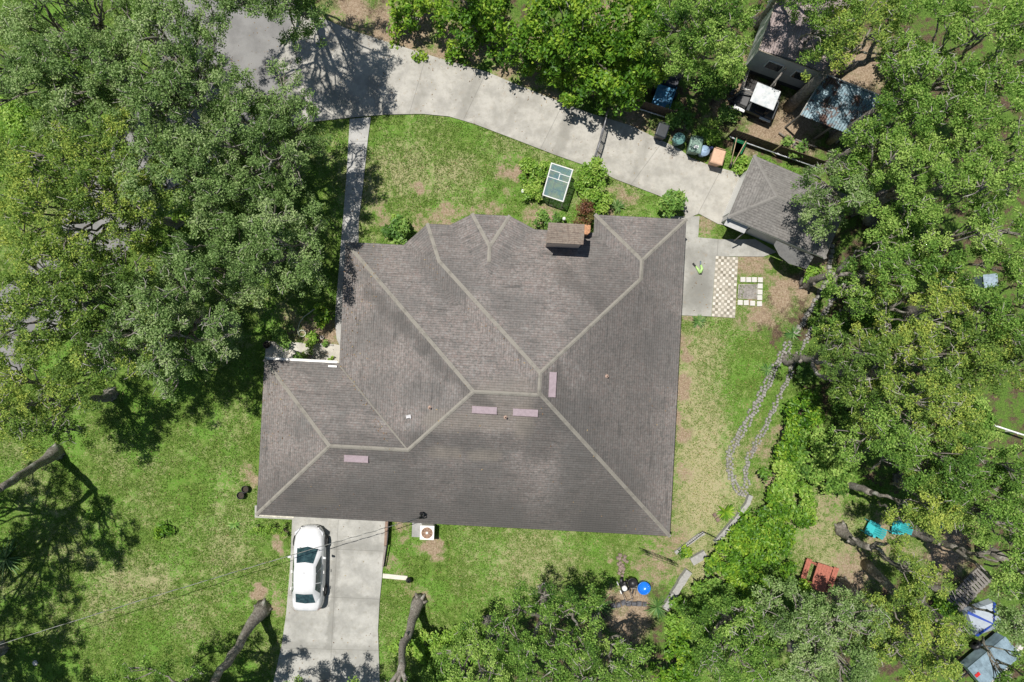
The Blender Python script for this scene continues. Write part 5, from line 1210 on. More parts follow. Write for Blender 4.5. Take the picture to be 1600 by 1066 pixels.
bars("frame", [(A, B2), (B2, C2), (C2, D), (D, A), (A, gt(A)), (B2, gt(B2)), (C2, gt(C2)), (D, gt(D))], .035, m_white)
e1, e2 = L2(A, D, .42), L2(B2, C2, .42); f1, f2 = L2(A, D, .2), L2(B2, C2, .2)
bars("glazing_bar", [(e1, e2), (f1, L2(f1, f2, .5)), (L2(A, D, .22) * .5 + L2(B2, C2, .22) * .5, e1 * .5 + e2 * .5), (L2(A, D, .23) * .5 + L2(B2, C2, .23) * .5, L2(B2, C2, .23))], .022, m_white)
for nm, qd in (("roof_pane", (e1, e2, C2, D)), ("roof_pane", (A, B2, f2, f1)), ("roof_pane", (f1, f2, e2, e1)), ("wall_pane", (D, C2, gt(C2), gt(D))), ("wall_pane", (B2, C2, gt(C2), gt(B2))), ("wall_pane", (A, D, gt(D), gt(A))), ("wall_pane", (A, B2, gt(B2), gt(A)))):
    qd = [np.array(q_) - (0, 0, .01) for q_ in qd]; MB().quad(*qd).build(nm, gm.m, cf, world=True)
hs = thing("lawn_globe", "small white globe ornament on the front bed near the chimney shrubs", "ornament", P(880.5, 344)); MB().lathe([(.05, 0), (.06, .25), (.02, .3), (.08, .36), (.10, .44), (.08, .52), (0, .55)], n=16).build("globe", m_white, hs)
hs = thing("lawn_globe", "small white globe ornament at the left edge of the leafy bed", "ornament", P(818, 300)); MB().lathe([(.05, 0), (.05, .08), (.10, .12), (.14, .2), (.1, .3), (0, .33)], n=16).build("globe", m_white, hs)
# ------------------------------------------------------------------ patio things
m_pav = simple("white concrete paver", (.56, .545, .51), .85, var=.08, dirt=(.4, .38, .33))
pv = None
for x, y in ((1160.5, 437), (1169.5, 437.2), (1178.3, 437.2), (1187.7, 437.5), (1187.4, 447.2), (1187.1, 456.6), (1186.7, 465.2), (1156.3, 472.8), (1165.6, 473.2), (1175.6, 474), (1186.3, 474.8)):
    p_ = P(x, y); c_ = (p_[0], p_[1], 0)
    o = MB().box((0, 0, .02), (.28, .28, .07)).build("paver", m_pav, None, bevel=.008) if pv is None else pv.copy()
    if pv is not None: COL.objects.link(o)
    pv = o; o.location = c_; o.rotation_euler = (0, 0, random.Random(int(x * 7)).uniform(-.06, .03)); tag(o, "white square paver in the open ring round the grey fire pit bed", "paver", "white pavers round the fire pit bed")
fp = thing("fire_pit", "grey square ash bed with thin pale edging inside the white pavers", "fire pit", P(1167, 455)); mb = MB()
q_ = [P(1154, 445), P(1183, 445), P(1182, 467), P(1153, 466)]
mb.prism([tuple(p_[:2]) for p_ in q_], -.02, .012); n = N("ash"); n.bump(n.noise(20, 5, .8), .8, .03); mb.build("ash_bed", n.done(n.colramp(n.noise(7, 6, .8), [(.3, (.10, .09, .08)), (.5, (.26, .24, .22)), (.7, (.38, .36, .33))]), .95), fp, world=True)
mb = MB()
for a, b3 in zip(q_, q_[1:] + q_[:1]): mb.tube([a + (0, 0, .02), b3 + (0, 0, .02)], .025, 5)
mb.build("edging", simple("pale edging", (.4, .38, .33), .8), fp, world=True)
lb = thing("leaf_blower", "green and black leaf blower lying on the patio concrete", "leaf blower", P(1093, 419, .045), 0)
off = P(1093, 419, .045); gp = lambda x, y, z: P(x, y, z) - off
gl = simple("lime green plastic", (.40, .62, .22), .4, var=.1)
MB().tube([gp(1087, 416, .12), gp(1090, 420, .14), gp(1094, 427, .14)], [.05, .07, .09], 8).build("nozzle_housing", gl, lb); MB().tube([gp(1082.5, 411.5, .10), gp(1087.5, 417, .12)], [.055, .05], 8).build("nozzle", m_black, lb)
MB().tube([gp(1094, 426, .15), gp(1097, 420, .16), gp(1095, 414, .16)], [.10, .08, .06], 8).build("motor_housing", gl, lb); MB().tube([gp(1094.5, 415, .16), gp(1094.6, 408, .15)], .045, 8).build("battery", simple("slate plastic", (.12, .15, .18), .5), lb); MB().tube([gp(1093, 428, .1), gp(1096, 428, .16), gp(1098, 421, .16)], .03, 6).build("guard", m_black, lb)
# splash board with black pot, courtyard hose, pots
sb = thing("splash_board", "narrow white concrete strip lying on the lawn beside the carport drive", "concrete strip", P(616, 901)); mb = MB(); mb.prism([PXY(598.5, 896), PXY(637, 900), PXY(636, 906.5), PXY(598, 903)], -.03, .05); mb.build("strip", simple("pale concrete strip", (.62, .58, .5), .9, var=.08), sb, world=True)
t = thing("path_lamp", "small black garden lamp at the end of the white concrete strip", "garden lamp", P(640, 904)); MB().tube([(0, 0, -.05), (0, 0, .35)], .03, 6).build("stake", m_black, t); MB().lathe([(.05, .18), (.16, .24), (.17, .30), (.10, .42), (.03, .47)], n=12).build("lamp_head", m_black, t); MB().box((-.12, -.08, .12), (.18, .14, .22), .5, taper=.6).build("transformer", m_black, t); MB().lathe([(.0, .36), (.03, .36), (.03, .40)], (-.06, .04, .05), 8).build("lens", m_white, t)
def pot(label, px, py, r_, h, mat, inner, cat="pot", z=0.0, name="plant_pot"):
    t = thing(name, label, cat, P(px, py, z)); MB().lathe([(0, .01), (r_ * .72, 0), (r_ * .95, h), (r_ * 1.03, h), (r_ * 1.03, h + .03), (r_ * .92, h + .03), (r_ * .86, h * .75), (r_ * .72, h * .35), (0, h * .34)], n=24).build("shell", mat, t)
    if inner: MB().lathe([(0, h * .72), (r_ * .85, h * .71)], n=20).build("soil", inner, t)
    return t
m_soil = simple("potting soil", (.05, .04, .03), .95, var=.4, scale=20)
pot("black plant pot on the west lawn, upper of two by the house wall", 386, 763, .2, .3, m_black, m_soil); pot("black plant pot on the west lawn, lower of two by the house wall", 379, 772.5, .21, .3, m_black, m_soil)
pot("square edged dark planter at the west end of the courtyard", 419, 539, .2, .25, simple("brown planter", (.10, .075, .06), .8), m_soil)
pot("small white pot in the courtyard bed by the house", 504, 527.5, .09, .12, m_white, m_soil)
hp = thing("garden_hose", "pale green hose lying in a curve and one coil beside the courtyard", "hose", P(474, 521)); mb = MB()
cv = [P(503, 481, .06), P(496, 481.5, .06), P(490, 484, .06), P(482, 490, .05), P(474, 496, .04), P(468, 505, .03), P(465.5, 515, .03), P(466, 522, .03)]
mb.tube(cv, .03, 6); mb.tube([P(472 + 5.5 * math.cos(a), 521 + 5 * math.sin(a), .03 + .004 * a) for a in np.linspace(PI, PI * 4.6, 40)], .032, 6); mb.build("hose", simple("pale green hose", (.48, .50, .38), .5), hp, world=True)
eb = thing("bed_edging", "thin pale edging strip along the courtyard bed", "edging", P(510, 539)); mb = MB(); mb.tube([P(495, 537.5, .05), P(521, 539.5, .05)], .05, 5); mb.build("strip", m_pav, eb, world=True)
st_ = thing("stepping_stone", "flat whitish stone set in the lower left lawn", "stone", P(55, 1036)); MB().lathe([(.16, 0), (.14, .04), (.05, .06), (0, .06)], n=9).build("stone", m_pav, st_)
# ------------------------------------------------------------------ stone edging rows and low block walls
n = N("grey edging stone"); n.bump(n.noise(14, 5, .7), .6, .03); m_stone = n.done(n.colramp(n.noise(5, 5, .8), [(.3, (.15, .14, .125)), (.5, (.26, .25, .23)), (.7, (.37, .36, .325))]), .95)
def stones(name, label, pts, wd, hgt, step, mat, rows=1, jit=.25):
    t = thing(name, label, "stone edging" if name == "stone_edging" else "wall", P(*pts[0])); r_ = random.Random(int(pts[0][0])); mb = MB()
    W_ = [P(*p_) for p_ in pts]; acc = [0]
    for a, b3 in zip(W_[:-1], W_[1:]): acc.append(acc[-1] + np.linalg.norm(b3 - a))
    s = 0
    while s < acc[-1]:
        k = max(i for i in range(len(acc) - 1) if acc[i] <= s); d = (W_[k + 1] - W_[k]) / (acc[k + 1] - acc[k]); p_ = W_[k] + d * (s - acc[k]); nn = np.array([-d[1], d[0], 0])
        for rw in range(rows):
            q_ = p_ + nn * ((rw - (rows - 1) / 2) * wd / rows + r_.uniform(-jit, jit) * .1); L = step * (r_.uniform(.8, 1.05) if jit > .04 else 1.09)
            mb.box((q_[0], q_[1], hgt / 2 - .02), (L, wd / rows * r_.uniform(.8, .98), hgt * (r_.uniform(.8, 1.15) if jit > .04 else r_.uniform(.97, 1.03))), math.atan2(d[1], d[0]) + r_.uniform(-jit, jit) * .5, taper=r_.uniform(.75, .92) if jit > .04 else .985)
        s += step
    mb.build("stones", mat, t, world=True); return t
stones("stone_edging", "outer double row of small grey edging stones curving along the east lawn", [(1234, 535), (1222, 555), (1212, 572), (1198, 600), (1182, 632), (1165, 665), (1148, 692), (1138.5, 713), (1138, 730), (1146, 752), (1157, 768), (1166, 775)], .42, .10, .16, m_stone, 3, .9)
stones("stone_edging", "inner row of grey edging stones nearer the shrub bank", [(1322, 410), (1310, 450), (1290, 490), (1262, 525), (1240, 570), (1222, 610), (1208, 640), (1196, 668), (1178, 698), (1168, 718), (1164, 740), (1168, 765)], .28, .10, .16, m_stone, 2, .9)
stones("stone_edging", "loose stone row under the oaks right of the patio dirt", [(1300, 385), (1296, 420), (1282, 455), (1262, 490), (1244, 520)], .28, .18, .3, m_stone, 1, .6)
m_blk = simple("pale concrete block", (.33, .325, .31), .9, var=.15, dirt=(.22, .21, .18), dirt_amt=.6)
stones("block_wall", "low pale concrete block wall section beside the pale streaked yucca", [(1041, 944), (1052, 926), (1066, 903), (1073, 893)], .42, .35, .42, m_blk, 1, .02)
stones("block_wall", "low pale concrete block wall section at the palm like plants", [(1120, 842), (1136, 824), (1150, 808), (1166, 786), (1170, 776)], .28, .3, .42, m_blk, 1, .02)
stones("block_wall", "short pale block wall end near the wire trellis", [(1083, 874), (1104, 862)], .5, .3, .3, m_blk, 1, .02)
stones("stone_edging", "curved row of pale stones from the trellis to the bank", [(1057, 862), (1066, 855), (1080, 845), (1092, 836), (1100, 832)], .22, .15, .2, m_blk, 1, .02)
stones("stone_edging", "dark shaded stone border at the back of the brown mulch patch", [(958, 946), (975, 942), (995, 943), (1012, 945)], .3, .14, .3, simple("dark stone", (.10, .10, .11), .9, var=.4), 1, .3)
stones("stone_edging", "pile of flat brown stones on the back lawn above the black tubs", [(972, 868), (969, 878), (974, 884), (968, 890), (976, 892)], .6, .12, .2, simple("brown flagstone", (.22, .17, .14), .95, var=.4, scale=14), 3, 1.2)
stones("stone_edging", "couple of brown stones left of the palm like plants", [(1116, 806), (1124, 812)], .25, .12, .28, simple("dark brown stone", (.17, .12, .10), .95, var=.4), 1, .8)
# wire trellis
tr = thing("wire_trellis", "black metal trellis fence standing between house corner and block wall", "trellis", P(1001, 862)); mb = MB(); A, B2 = P(998, 855), P(1053, 876)
up_ = np.array([0, 0, 1.0])
for z in (.08, .62, 1.15): mb.tube([A + up_ * z, B2 + up_ * z], .011, 5)
mb.build("rail", m_black, tr, world=True); mb = MB()
for f in np.linspace(0, 1, 8): mb.tube([A + (B2 - A) * f - up_ * .05, A + (B2 - A) * f + up_ * 1.05], .009, 5)
mb.build("upright", m_black, tr, world=True)
for f in (.1, .78):
    mb = MB()
    for k in (0, .06, .12):
        q_ = A + (B2 - A) * (f + k); mb.tube([q_ - up_ * .05, q_ + up_ * 1.2], .012, 4)
    for z in (.3, .6, .9, 1.1): mb.tube([A + (B2 - A) * f + up_ * z, A + (B2 - A) * (f + .12) + up_ * z], .010, 4)
    mb.build("braced_post", m_black, tr, world=True)
bf = thing("wire_border", "low black wire border running from the trellis towards the bank shrubs", "border fence", P(1080, 848)); mb = MB(); q_ = [P(1058, 858), P(1078, 844), P(1097, 829), P(1116, 838)]
for a, b3 in zip(q_[:-1], q_[1:]):
    for z in (.12, .4): mb.tube([a + up_ * z, b3 + up_ * z], .012, 4)
    for f in np.linspace(0, 1, 8): mb.tube([a + (b3 - a) * f, a + (b3 - a) * f + up_ * .45], .010, 4)
mb.build("wire", m_black, bf, world=True)
# tubs and mower
bt = simple("bright blue plastic", (.015, .17, .62), .25, var=.12); 
t = thing("plastic_tub", "bright blue round plastic tub on the dirt by the pale yucca", "tub", P(1004, 915)); MB().lathe([(0, .06), (.26, .05), (.30, .0), (.31, .02), (.345, .42), (.37, .43), (.37, .46), (.33, .46), (.30, .2), (.2, .13), (0, .12)], n=28).build("shell", bt, t)
t = thing("plastic_tub", "black round plastic tub next to the bright blue one", "tub", P(985.5, 906)); MB().lathe([(0, .3), (.2, .3), (.22, .0), (.27, .55), (.29, .56), (.27, .58), (.24, .57), (.22, .4), (0, .38)], n=24).build("shell", m_black, t)
lm = thing("push_mower", "black and white push mower with chrome handlebar beside the black tub", "lawn mower", P(974, 915), math.radians(20))
MB().raw([(-.22, -.3, .16), (.22, -.3, .16), (.22, .3, .16), (-.22, .3, .16), (-.17, -.25, .3), (.17, -.25, .3), (.17, .25, .3), (-.17, .25, .3)], [(3, 2, 1, 0), (4, 5, 6, 7), (0, 1, 5, 4), (1, 2, 6, 5), (2, 3, 7, 6), (3, 0, 4, 7)]).build("deck", m_black, lm, bevel=.03)
MB().lathe([(.15, .3), (.15, .42), (.12, .47), (0, .48)], (0, -.03, 0), 16).build("engine", m_white, lm); MB().tube([(-.1, .2, .4), (.0, .62, .5)], [.12, .10], 10).build("grass_bag", m_black, lm)
for sx in (-1, 1):
    for y in (-.26, .26):
        w_ = MB().lathe([(.03, -.03), (.12, -.03), (.12, .03), (.03, .03)], (0, 0, 0), 14); w_.v = [(sx * .27 + z, y + x, .12 + y_) for x, y_, z in w_.v]; w_.build("wheel", m_white if sx < 0 else m_black, lm)
MB().tube([(-.2, -.2, .3), (-.2, -.55, .75), (-.2, -.62, .85), (.2, -.62, .85), (.2, -.55, .75), (.2, -.2, .3)], .018, 6).build("handlebar", m_steel, lm)
t = thing("folded_stand", "folded chrome stand between the mower and the blue tub", "stand", P(990, 922)); MB().tube([(-.1, -.25, .05), (-.12, .2, .3), (.1, .22, .32), (.08, -.25, .05)], .022, 6).build("frame", m_steel, t); MB().tube([(-.05, -.2, .0), (.0, .25, .28)], .03, 6).build("brace", m_black, t)
# ------------------------------------------------------------------ back clearing
def adirondack(label, px, py, rz, mat):
    t = thing("garden_chair", label, "chair", P(px, py), rz, "teal garden chairs")
    MB().raw([(-.27, -.30, .38), (.27, -.30, .38), (.25, .24, .27), (-.25, .24, .27), (-.27, -.30, .41), (.27, -.30, .41), (.25, .24, .30), (-.25, .24, .30)], [(3, 2, 1, 0), (4, 5, 6, 7), (0, 1, 5, 4), (1, 2, 6, 5), (2, 3, 7, 6), (3, 0, 4, 7)]).build("seat", mat, t)
    bk_ = MB()
    for k in range(5):
        x = -.22 + .11 * k; top = .98 - .05 * abs(k - 2); bk_.raw([(x - .05, .22, .27), (x + .05, .22, .27), (x * 1.15 + .053, .52, top), (x * 1.15 - .053, .52, top), (x - .05, .245, .27), (x + .05, .245, .27), (x * 1.15 + .053, .545, top), (x * 1.15 - .053, .545, top)], [(0, 1, 2, 3), (7, 6, 5, 4), (0, 4, 5, 1), (1, 5, 6, 2), (2, 6, 7, 3), (3, 7, 4, 0)])
    bk_.build("backrest", mat, t)
    for sx in (-1, 1):
        MB().box((sx * .34, -.03, .57), (.14, .68, .03)).build("armrest", mat, t, bevel=.02)
        MB().box((sx * .34, -.30, .28), (.05, .09, .56)).build("leg", mat, t); MB().raw([(sx * .30, -.1, .36), (sx * .34, -.1, .36), (sx * .34, .42, .0), (sx * .30, .42, .0), (sx * .30, -.1, .28), (sx * .34, -.1, .28), (sx * .34, .36, .0), (sx * .30, .36, .0)], [(0, 1, 2, 3), (7, 6, 5, 4), (0, 4, 5, 1), (1, 5, 6, 2), (3, 7, 4, 0)]).build("leg", mat, t)
m_teal = simple("teal plastic", (.05, .42, .44), .45, var=.08, dirt=(.1, .3, .3))
adirondack("teal garden chair in full sun on the back clearing", 1356, 823, math.radians(-115), m_teal); adirondack("teal garden chair half hidden by yellowish leaves", 1396, 820, math.radians(-95), m_teal); adirondack("teal garden chair farthest right under the yellowish oak", 1455, 812, math.radians(-80), m_teal)
m_redw = simple("rust red stained wood", (.36, .125, .085), .75, var=.22, scale=9)
pt = thing("picnic_table", "rust red wooden picnic table with bench below the back clearing", "picnic table", P(1272, 895), math.radians(-18))
mb = MB()
for k in range(6): mb.box((-.36 + .146 * k + .08, 0, .74), (.138, 1.5, .04))
mb.build("tabletop", m_redw, pt)
for x, nm in ((-.72, "bench"), (.88, "bench")):
    mb = MB()
    for k in range(2): mb.box((x + .15 * (k - .5), 0, .45), (.142, 1.5, .04))
    mb.build(nm, m_redw, pt)
for y in (-.55, .55):
    for sx in (-1, 1): MB().raw([(.08 + sx * .25, y - .03, .72), (.08 + sx * .33, y - .03, .72), (.08 + sx * .70, y - .03, .0), (.08 + sx * .62, y - .03, .0), (.08 + sx * .25, y + .03, .72), (.08 + sx * .33, y + .03, .72), (.08 + sx * .70, y + .03, .0), (.08 + sx * .62, y + .03, .0)], [(0, 1, 2, 3), (7, 6, 5, 4), (0, 4, 5, 1), (1, 5, 6, 2), (2, 6, 7, 3), (3, 7, 4, 0)]).build("leg", m_redw, pt)
    MB().box((.08, y + .065, .40), (1.9, .05, .09)).build("crossbeam", m_redw, pt)
def trunk_lean(name, label, cat, pts, rads, mat='bark'):
    t = thing(name, label, cat, P(pts[0][0], pts[0][1], 0)); mb = MB(); mb.tube([P(*p_) for p_ in pts], rads, 10); mb.build("trunk", M[mat], t, world=True); return t
trunk_lean("bare_trunk", "grey leaning bare trunk at the lower edge of the back clearing", "tree trunk", [(1352, 881, -.05), (1368, 896, 1.2), (1385, 912, 2.4), (1408, 937, 4.2)], [.32, .25, .23, .2])
trunk_lean("bare_trunk", "grey trunk beside the timber pallets near the right edge", "tree trunk", [(1530, 850, -.05), (1548, 860, 1.5), (1572, 876, 3.2)], [.3, .26, .22])
trunk_lean("bare_trunk", "dark trunk leaning past the left corner of the blue grey metal roof", "tree trunk", [(1232, 168, -.05), (1248, 153, 1.2), (1268, 134, 3.0), (1285, 118, 4.5)], [.36, .3, .27, .22])
trunk_lean("bare_trunk", "thin trunk crossing over the right part of the blue grey metal roof", "tree trunk", [(1295, 222, -.05), (1318, 206, 1.8), (1345, 188, 3.4), (1372, 168, 5.2)], [.22, .19, .17, .14])
wp = None
for x, y, lb in ((1500, 932, "weathered timber pallet nearest the tent"), (1526, 905, "weathered timber pallet nearest the grey trunk")):
    p_ = P(x, y)
    if wp is None:
        wp = thing("timber_pallet", lb, "pallet", p_, math.radians(45), "timber pallets in the shade")
        for k in range(7): MB().box((-.6 + .2 * k, 0, .15), (.14, 1.1, .025)).build("slat", m_gwood, wp)
        for k in (-1, 0, 1): MB().box((0, k * .48, .07), (1.34, .09, .13)).build("bearer", m_gwood, wp)
    else: copy_tree(wp, p_, math.radians(42), lb)
tt = thing("camping_tent", "white pyramid tent with dark blue seams under the lower right oaks", "tent", P(1530, 962), math.radians(20)); m_tent = simple("white tent cloth", (.40, .45, .50), .8, var=.08)
cr = [(-.85, -.75), (.85, -.75), (.85, .75), (-.85, .75)]; mb = MB()
for i in range(4): a, b3 = cr[i], cr[(i + 1) % 4]; mb.quad((*a, .02), (*b3, .02), (b3[0] * .95, b3[1] * .95, .5), (a[0] * .95, a[1] * .95, .5)); mb.quad((a[0] * .95, a[1] * .95, .5), (b3[0] * .95, b3[1] * .95, .5), (0, 0, 1.15))
mb.build("canopy", m_tent, tt); mb = MB()
for i in range(4):
    a = np.array([cr[i][0] * .95, cr[i][1] * .95, .5]); top = np.array([0, 0, 1.15]); sd = np.array([-a[1], a[0], 0]); sd = sd / np.linalg.norm(sd) * .09; u_ = np.array([0, 0, .012])
    mb.quad(a - sd + u_ * 2, a + sd + u_ * 2, top + sd * .4 + u_ * 3, top - sd * .4 + u_ * 3)
mb.build("seam_band", simple("dark blue cloth", (.02, .06, .33), .7), tt)
t = thing("storage_tub", "small dark blue tub left of the tent among leaves", "tub", P(1483, 998)); MB().box((0, 0, .2), (.45, .35, .4), .5, taper=1.12).build("body", simple("navy plastic", (.02, .035, .16), .5), t, bevel=.03); MB().box((0, 0, .42), (.52, .42, .04), .5).build("lid", simple("navy lid", (.03, .05, .2), .5), t)
ut = thing("box_trailer", "pale blue and white box trailer with a rust red side rail at the bottom right", "trailer", P(1532, 1020), math.radians(40)); m_pb = simple("pale blue sheet metal", (.28, .38, .43), .35, .3, .5, var=.3, scale=2, dirt=(.1, .12, .13), dirt_amt=.5)
MB().box((0, 0, .75), (2.7, 1.35, .7)).build("body", m_pb, ut, bevel=.04)
mb = MB(); mb.box((0, 0, 1.12), (2.74, 1.39, .03))
for k in range(9): mb.box((-1.2 + .3 * k, 0, 1.15), (.05, 1.3, .03))
mb.build("roof_sheet", m_pb, ut)
MB().box((0, -.74, .98), (2.9, .07, .09)).build("side_rail", simple("rust red steel", (.33, .07, .035), .6), ut); MB().box((-1.18, .1, 1.185), (.3, .18, .02)).build("marker_light", simple("red reflector", (.5, .03, .03), .3), ut)
for sx in (-1, 1):
    w_ = MB().lathe([(.1, -.09), (.28, -.1), (.31, 0), (.28, .1), (.1, .09)], (0, 0, 0), 18); w_.v = [(x, sx * .78 + z, .31 + y) for x, y, z in w_.v]; w_.build("wheel", m_black, ut)
MB().tube([(-1.35, 0, .5), (-2.2, 0, .45)], .05, 6).build("drawbar", m_black, ut)
stones("stone_edging", "row of pale rubble stones along the rust red trailer rail", [(1548, 1070), (1562, 1048), (1578, 1024), (1592, 1005)], .35, .25, .3, m_pav, 1, .8)
rl = thing("rail_fence", "white pole rail seen through the gap at the right edge", "rail fence", P(1540, 662)); mb = MB(); mb.tube([P(1536, 659, .9), P(1600, 680, .9), P(1650, 697, .9)], .05, 6); mb.build("rail", m_white, rl, world=True)
for x, y in ((1538, 660), (1590, 677), (1640, 694)): q_ = P(x, y, .9); MB().box((q_[0], q_[1], .45), (.09, .09, .98)).build("post", m_white, rl, world=True)
t = thing("storage_box", "grey blue plastic storage box in the east wood gap", "box", P(1530, 441), .1); MB().box((0, 0, .45), (.7, .65, .9), taper=1.06).build("body", simple("slate blue plastic", (.14, .20, .25), .5), t, bevel=.03); MB().box((0, 0, .93), (.8, .75, .06)).build("lid", simple("grey blue lid", (.26, .33, .38), .5), t, bevel=.02)
# ------------------------------------------------------------------ golf cart, scrap, blue trailer beyond the fence
gc = thing("golf_cart", "golf cart with white roof and pale body parked on dirt beyond the fence", "golf cart", P(1177, 169), math.radians(158))
m_roof = simple("white moulded plastic", (.55, .57, .58), .5, var=.1, scale=3, dirt=(.2, .28, .32), dirt_amt=.7)
MB().box((0, 0, 1.86), (1.38, 1.12, .07)).build("roof", m_roof, gc, bevel=.03)
m_body = simple("dark grey cart shell", (.06, .065, .07), .4, var=.08)
mb = MB(); mb.raw([(-1.1, -.55, .28), (1.15, -.5, .28), (1.15, .5, .28), (-1.1, .55, .28), (-1.1, -.55, .55), (1.05, -.48, .62), (1.05, .48, .62), (-1.1, .55, .55)], [(3, 2, 1, 0), (4, 5, 6, 7), (0, 1, 5, 4), (1, 2, 6, 5), (2, 3, 7, 6), (3, 0, 4, 7)]); mb.box((-.85, 0, .68), (.5, 1.05, .25)); mb.build("body", m_body, gc, bevel=.04)
MB().raw([(.55, -.5, .62), (.55, .5, .62), (1.18, .42, .66), (1.18, -.42, .66), (.55, -.5, .95), (.55, .5, .95), (.95, .42, .84), (.95, -.42, .84)], [(0, 1, 2, 3), (7, 6, 5, 4), (0, 4, 5, 1), (1, 5, 6, 2), (2, 6, 7, 3), (3, 7, 4, 0)]).build("cowl", m_black, gc, bevel=.03)
MB().box((-.25, 0, .80), (.5, 1.0, .12)).build("seat", simple("dark vinyl", (.03, .03, .032), .5), gc, bevel=.04); MB().box((-.52, 0, 1.08), (.1, 1.0, .4), ry=-.12).build("backrest", simple("dark vinyl back", (.03, .03, .032), .5), gc, bevel=.04)
for x, sx in ((-.62, -1), (-.62, 1), (.6, -1), (.6, 1)): MB().tube([(x, sx * .48, .55), (x * .95, sx * .5, 1.83)], .022, 6).build("roof_post", m_black, gc)
mb = MB(); mb.tube([(.3 + .0, .25 + .17 * math.cos(a), .98 + .17 * math.sin(a)) for a in np.linspace(0, 2 * PI, 15)], .018, 5); mb.build("steering_wheel", m_black, gc)
for x in (-.75, .82):
    for sx in (-1, 1):
        w_ = MB().lathe([(.1, -.09), (.2, -.1), (.23, -.05), (.23, .05), (.2, .1), (.1, .09)], (0, 0, 0), 16); w_.v = [(x + a, sx * .52 + z, .23 + y) for a, y, z in w_.v]; wo = w_.build("wheel", simple("cart tyre", (.025, .025, .025), .85), gc)
        h_ = MB().lathe([(0, .06), (.11, .05), (.12, .0)], (0, 0, 0), 12); h_.v = [(x + a, sx * (.52 + z), .23 + y) for a, y, z in h_.v]; h_.build("hub", m_steel, wo)
        MB().box((x, sx * .52, .50), (.66, .28, .07)).build("fender", m_white, gc, bevel=.03)
sp = thing("scrap_heap", "heap of dark scrap parts left of the golf cart", "scrap heap", P(1148, 160)); r_ = random.Random(4); mb = MB()
for k in range(26): mb.box((r_.gauss(0, .3), r_.gauss(0, .28), r_.uniform(.05, .35)), (r_.uniform(.12, .5), r_.uniform(.05, .25), r_.uniform(.04, .2)), r_.uniform(0, 3), r_.uniform(-.5, .5), r_.uniform(-.5, .5))
mb.build("parts", simple("dark oily metal", (.06, .065, .075), .45, .4, .5, var=.7, scale=5, dirt=(.3, .32, .36)), sp)
bl = thing("utility_trailer", "small blue utility trailer in the shade above the white railed fence", "trailer", P(1034, 155), math.radians(-19)); m_bl = simple("scuffed blue paint", (.05, .20, .36), .45, .1, .5, var=.25, dirt=(.45, .52, .58), dirt_amt=.5)
MB().box((0, -.1, .55), (.98, 1.3, .06)).build("bed", m_bl, bl)
for sx in (-1, 1): MB().box((sx * .50, -.1, .68), (.04, 1.34, .3)).build("side_panel", m_bl, bl)
MB().box((0, -.77, .68), (.96, .04, .3)).build("tailgate", m_bl, bl); MB().box((.05, 1.0, .72), (.92, .85, .45)).build("toolbox", simple("very dark cover", (.018, .02, .03), .6, dirt=(.2, .2, .22)), bl, bevel=.04); MB().box((.38, 1.62, .62), (.28, .3, .3)).build("jerry_can", m_bl, bl, bevel=.03)
for sx in (-1, 1):
    w_ = MB().lathe([(.1, -.08), (.24, -.09), (.27, 0), (.24, .09), (.1, .08)], (0, 0, 0), 16); w_.v = [(sx * .62 + z, .3 + a, .27 + y) for a, y, z in w_.v]; w_.build("wheel", m_black, bl)
MB().tube([(0, .6, .5), (0, 2.2, .45)], .04, 6).build("drawbar", m_black, bl)
lg = thing("crossed_poles", "thin crossed pale poles lying on the dirt below the blue grey roof", "poles", P(1240, 222)); mb = MB(); mb.tube([P(1217, 207, .15), P(1258, 237, .15)], .04, 6); mb.tube([P(1238, 232, .1), P(1243, 220, .35)], .05, 6); mb.tube([P(1243, 218, .3), P(1275, 230, .3)], .05, 6); mb.build("poles", m_gwood, lg, world=True)
ft = thing("patio_post", "grey bucket on the dirt under the garage lean to", "bucket", P(1232, 405)); MB().lathe([(0, .01), (.13, 0), (.16, .32), (.14, .32), (.12, .1), (0, .1)], n=16).build("shell", m_steel, ft); ft.name = "bucket"

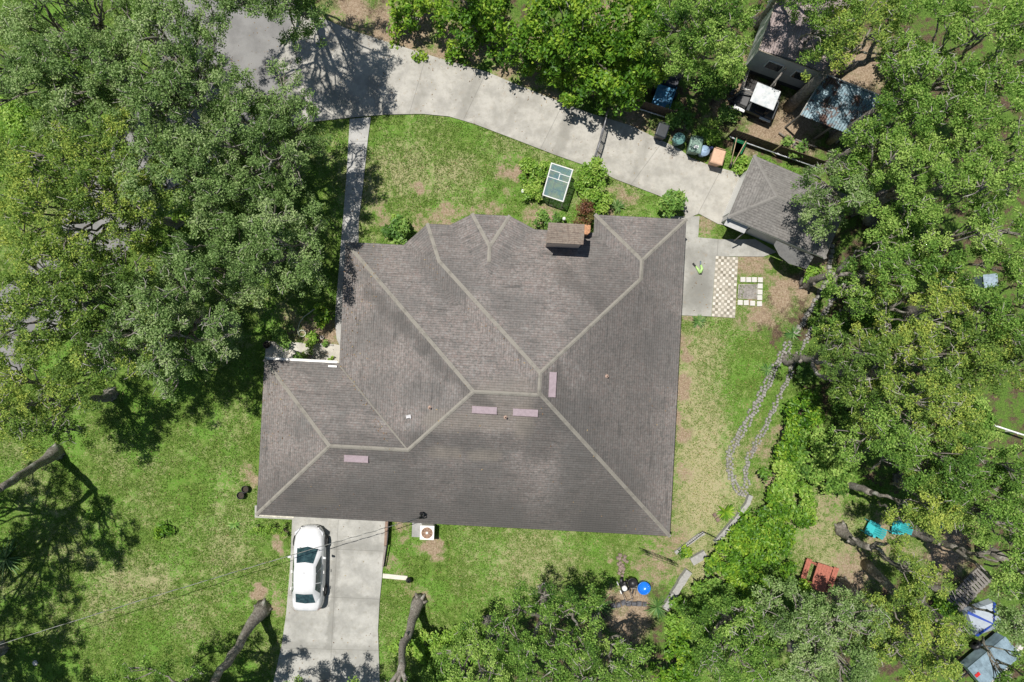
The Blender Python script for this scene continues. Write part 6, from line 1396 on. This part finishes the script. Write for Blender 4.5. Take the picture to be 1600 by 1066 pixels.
# ------------------------------------------------------------------ fallen leaves and twigs lying about: nobody could count them
r = np.random.default_rng(9); fp_ = []
def strew(poly, k, z):
    q = np.array(poly, float); lo, hi = q.min(0), q.max(0); a = r.uniform(lo, hi, (k * 3, 2)); a = a[in_poly(a[:, 0], a[:, 1], poly)][:int(k * (.35 if z > .01 else 1))]
    for x, y in a: fp_.append(P(x, y, z) + (0, 0, .012))
strew([(480, 20), (545, 46), (680, 89), (812, 134), (940, 182), (930, 195), (800, 150), (660, 105), (530, 80), (440, 110)], 420, .05)
strew([(960, 190), (1062, 233), (1153, 270), (1148, 282), (1050, 250), (950, 210)], 160, .05)
strew([(470, 110), (600, 100), (1000, 250), (1030, 306), (870, 243), (742, 194), (600, 179), (482, 191)], 260, .05)
strew([(430, 1000), (600, 985), (594, 1066), (420, 1066)], 130, .05); strew([(455, 815), (603, 815), (592, 985), (445, 985)], 70, .05)
strew([(320, 0), (425, 0), (440, 100), (400, 130), (340, 100)], 200, .022); strew([(416, 533), (523, 538), (523, 560), (416, 556)], 110, .036); strew([(546, 186), (579, 183), (558, 376), (535, 376)], 90, .04)
strew([(1075, 375), (1112, 375), (1110, 494), (1072, 490)], 60, .045)
strew([(0, 600), (400, 590), (400, 800), (440, 1000), (0, 1060)], 900, 0.0); strew([(480, 200), (1030, 310), (900, 340), (560, 350)], 350, 0.0); strew([(1080, 500), (1230, 420), (1230, 560), (1150, 760), (1060, 850)], 500, 0.0); strew([(610, 820), (1040, 850), (960, 930), (610, 980)], 350, 0.0)
for poly, k in (([(541, 380), (600, 382), (575, 560), (530, 565)], 110), ([(412, 565), (450, 566), (445, 700), (405, 700)], 45), ([(640, 395), (660, 400), (850, 590), (840, 600)], 60), ([(530, 572), (545, 572), (612, 690), (600, 695)], 40), ([(420, 580), (1050, 600), (1040, 830), (405, 800)], 60)):
    q = np.array(poly, float); a = r.uniform(q.min(0), q.max(0), (k * 6, 2)); a = a[in_poly(a[:, 0], a[:, 1], poly)][:k]
    for x, y in a: fp_.append(on_roof(x, y) + (0, 0, .035))
fp_ = np.array(fp_); nb = len(fp_); nrm = unit(r.normal(size=(nb, 3)) * .25 + np.array([0, 0, 1.0])); dv = unit(np.cross(nrm, r.normal(size=(nb, 3))))
m_fl = leaf_mat("fallen leaves", (0.10, 0.055, 0.03), (0.26, 0.16, 0.08), (0.42, 0.33, 0.17), .1, .7, .2)
lo_ = leaf_mesh("fallen_leaves", fp_, nrm, dv, r.uniform(.035, .13, nb), r.uniform(.02, .06, nb), r.random(nb), m_fl, None, (0, 0, 0)); lo_['kind'] = 'stuff'; lo_['label'] = 'brown leaves fallen on roof, paving and lawn'
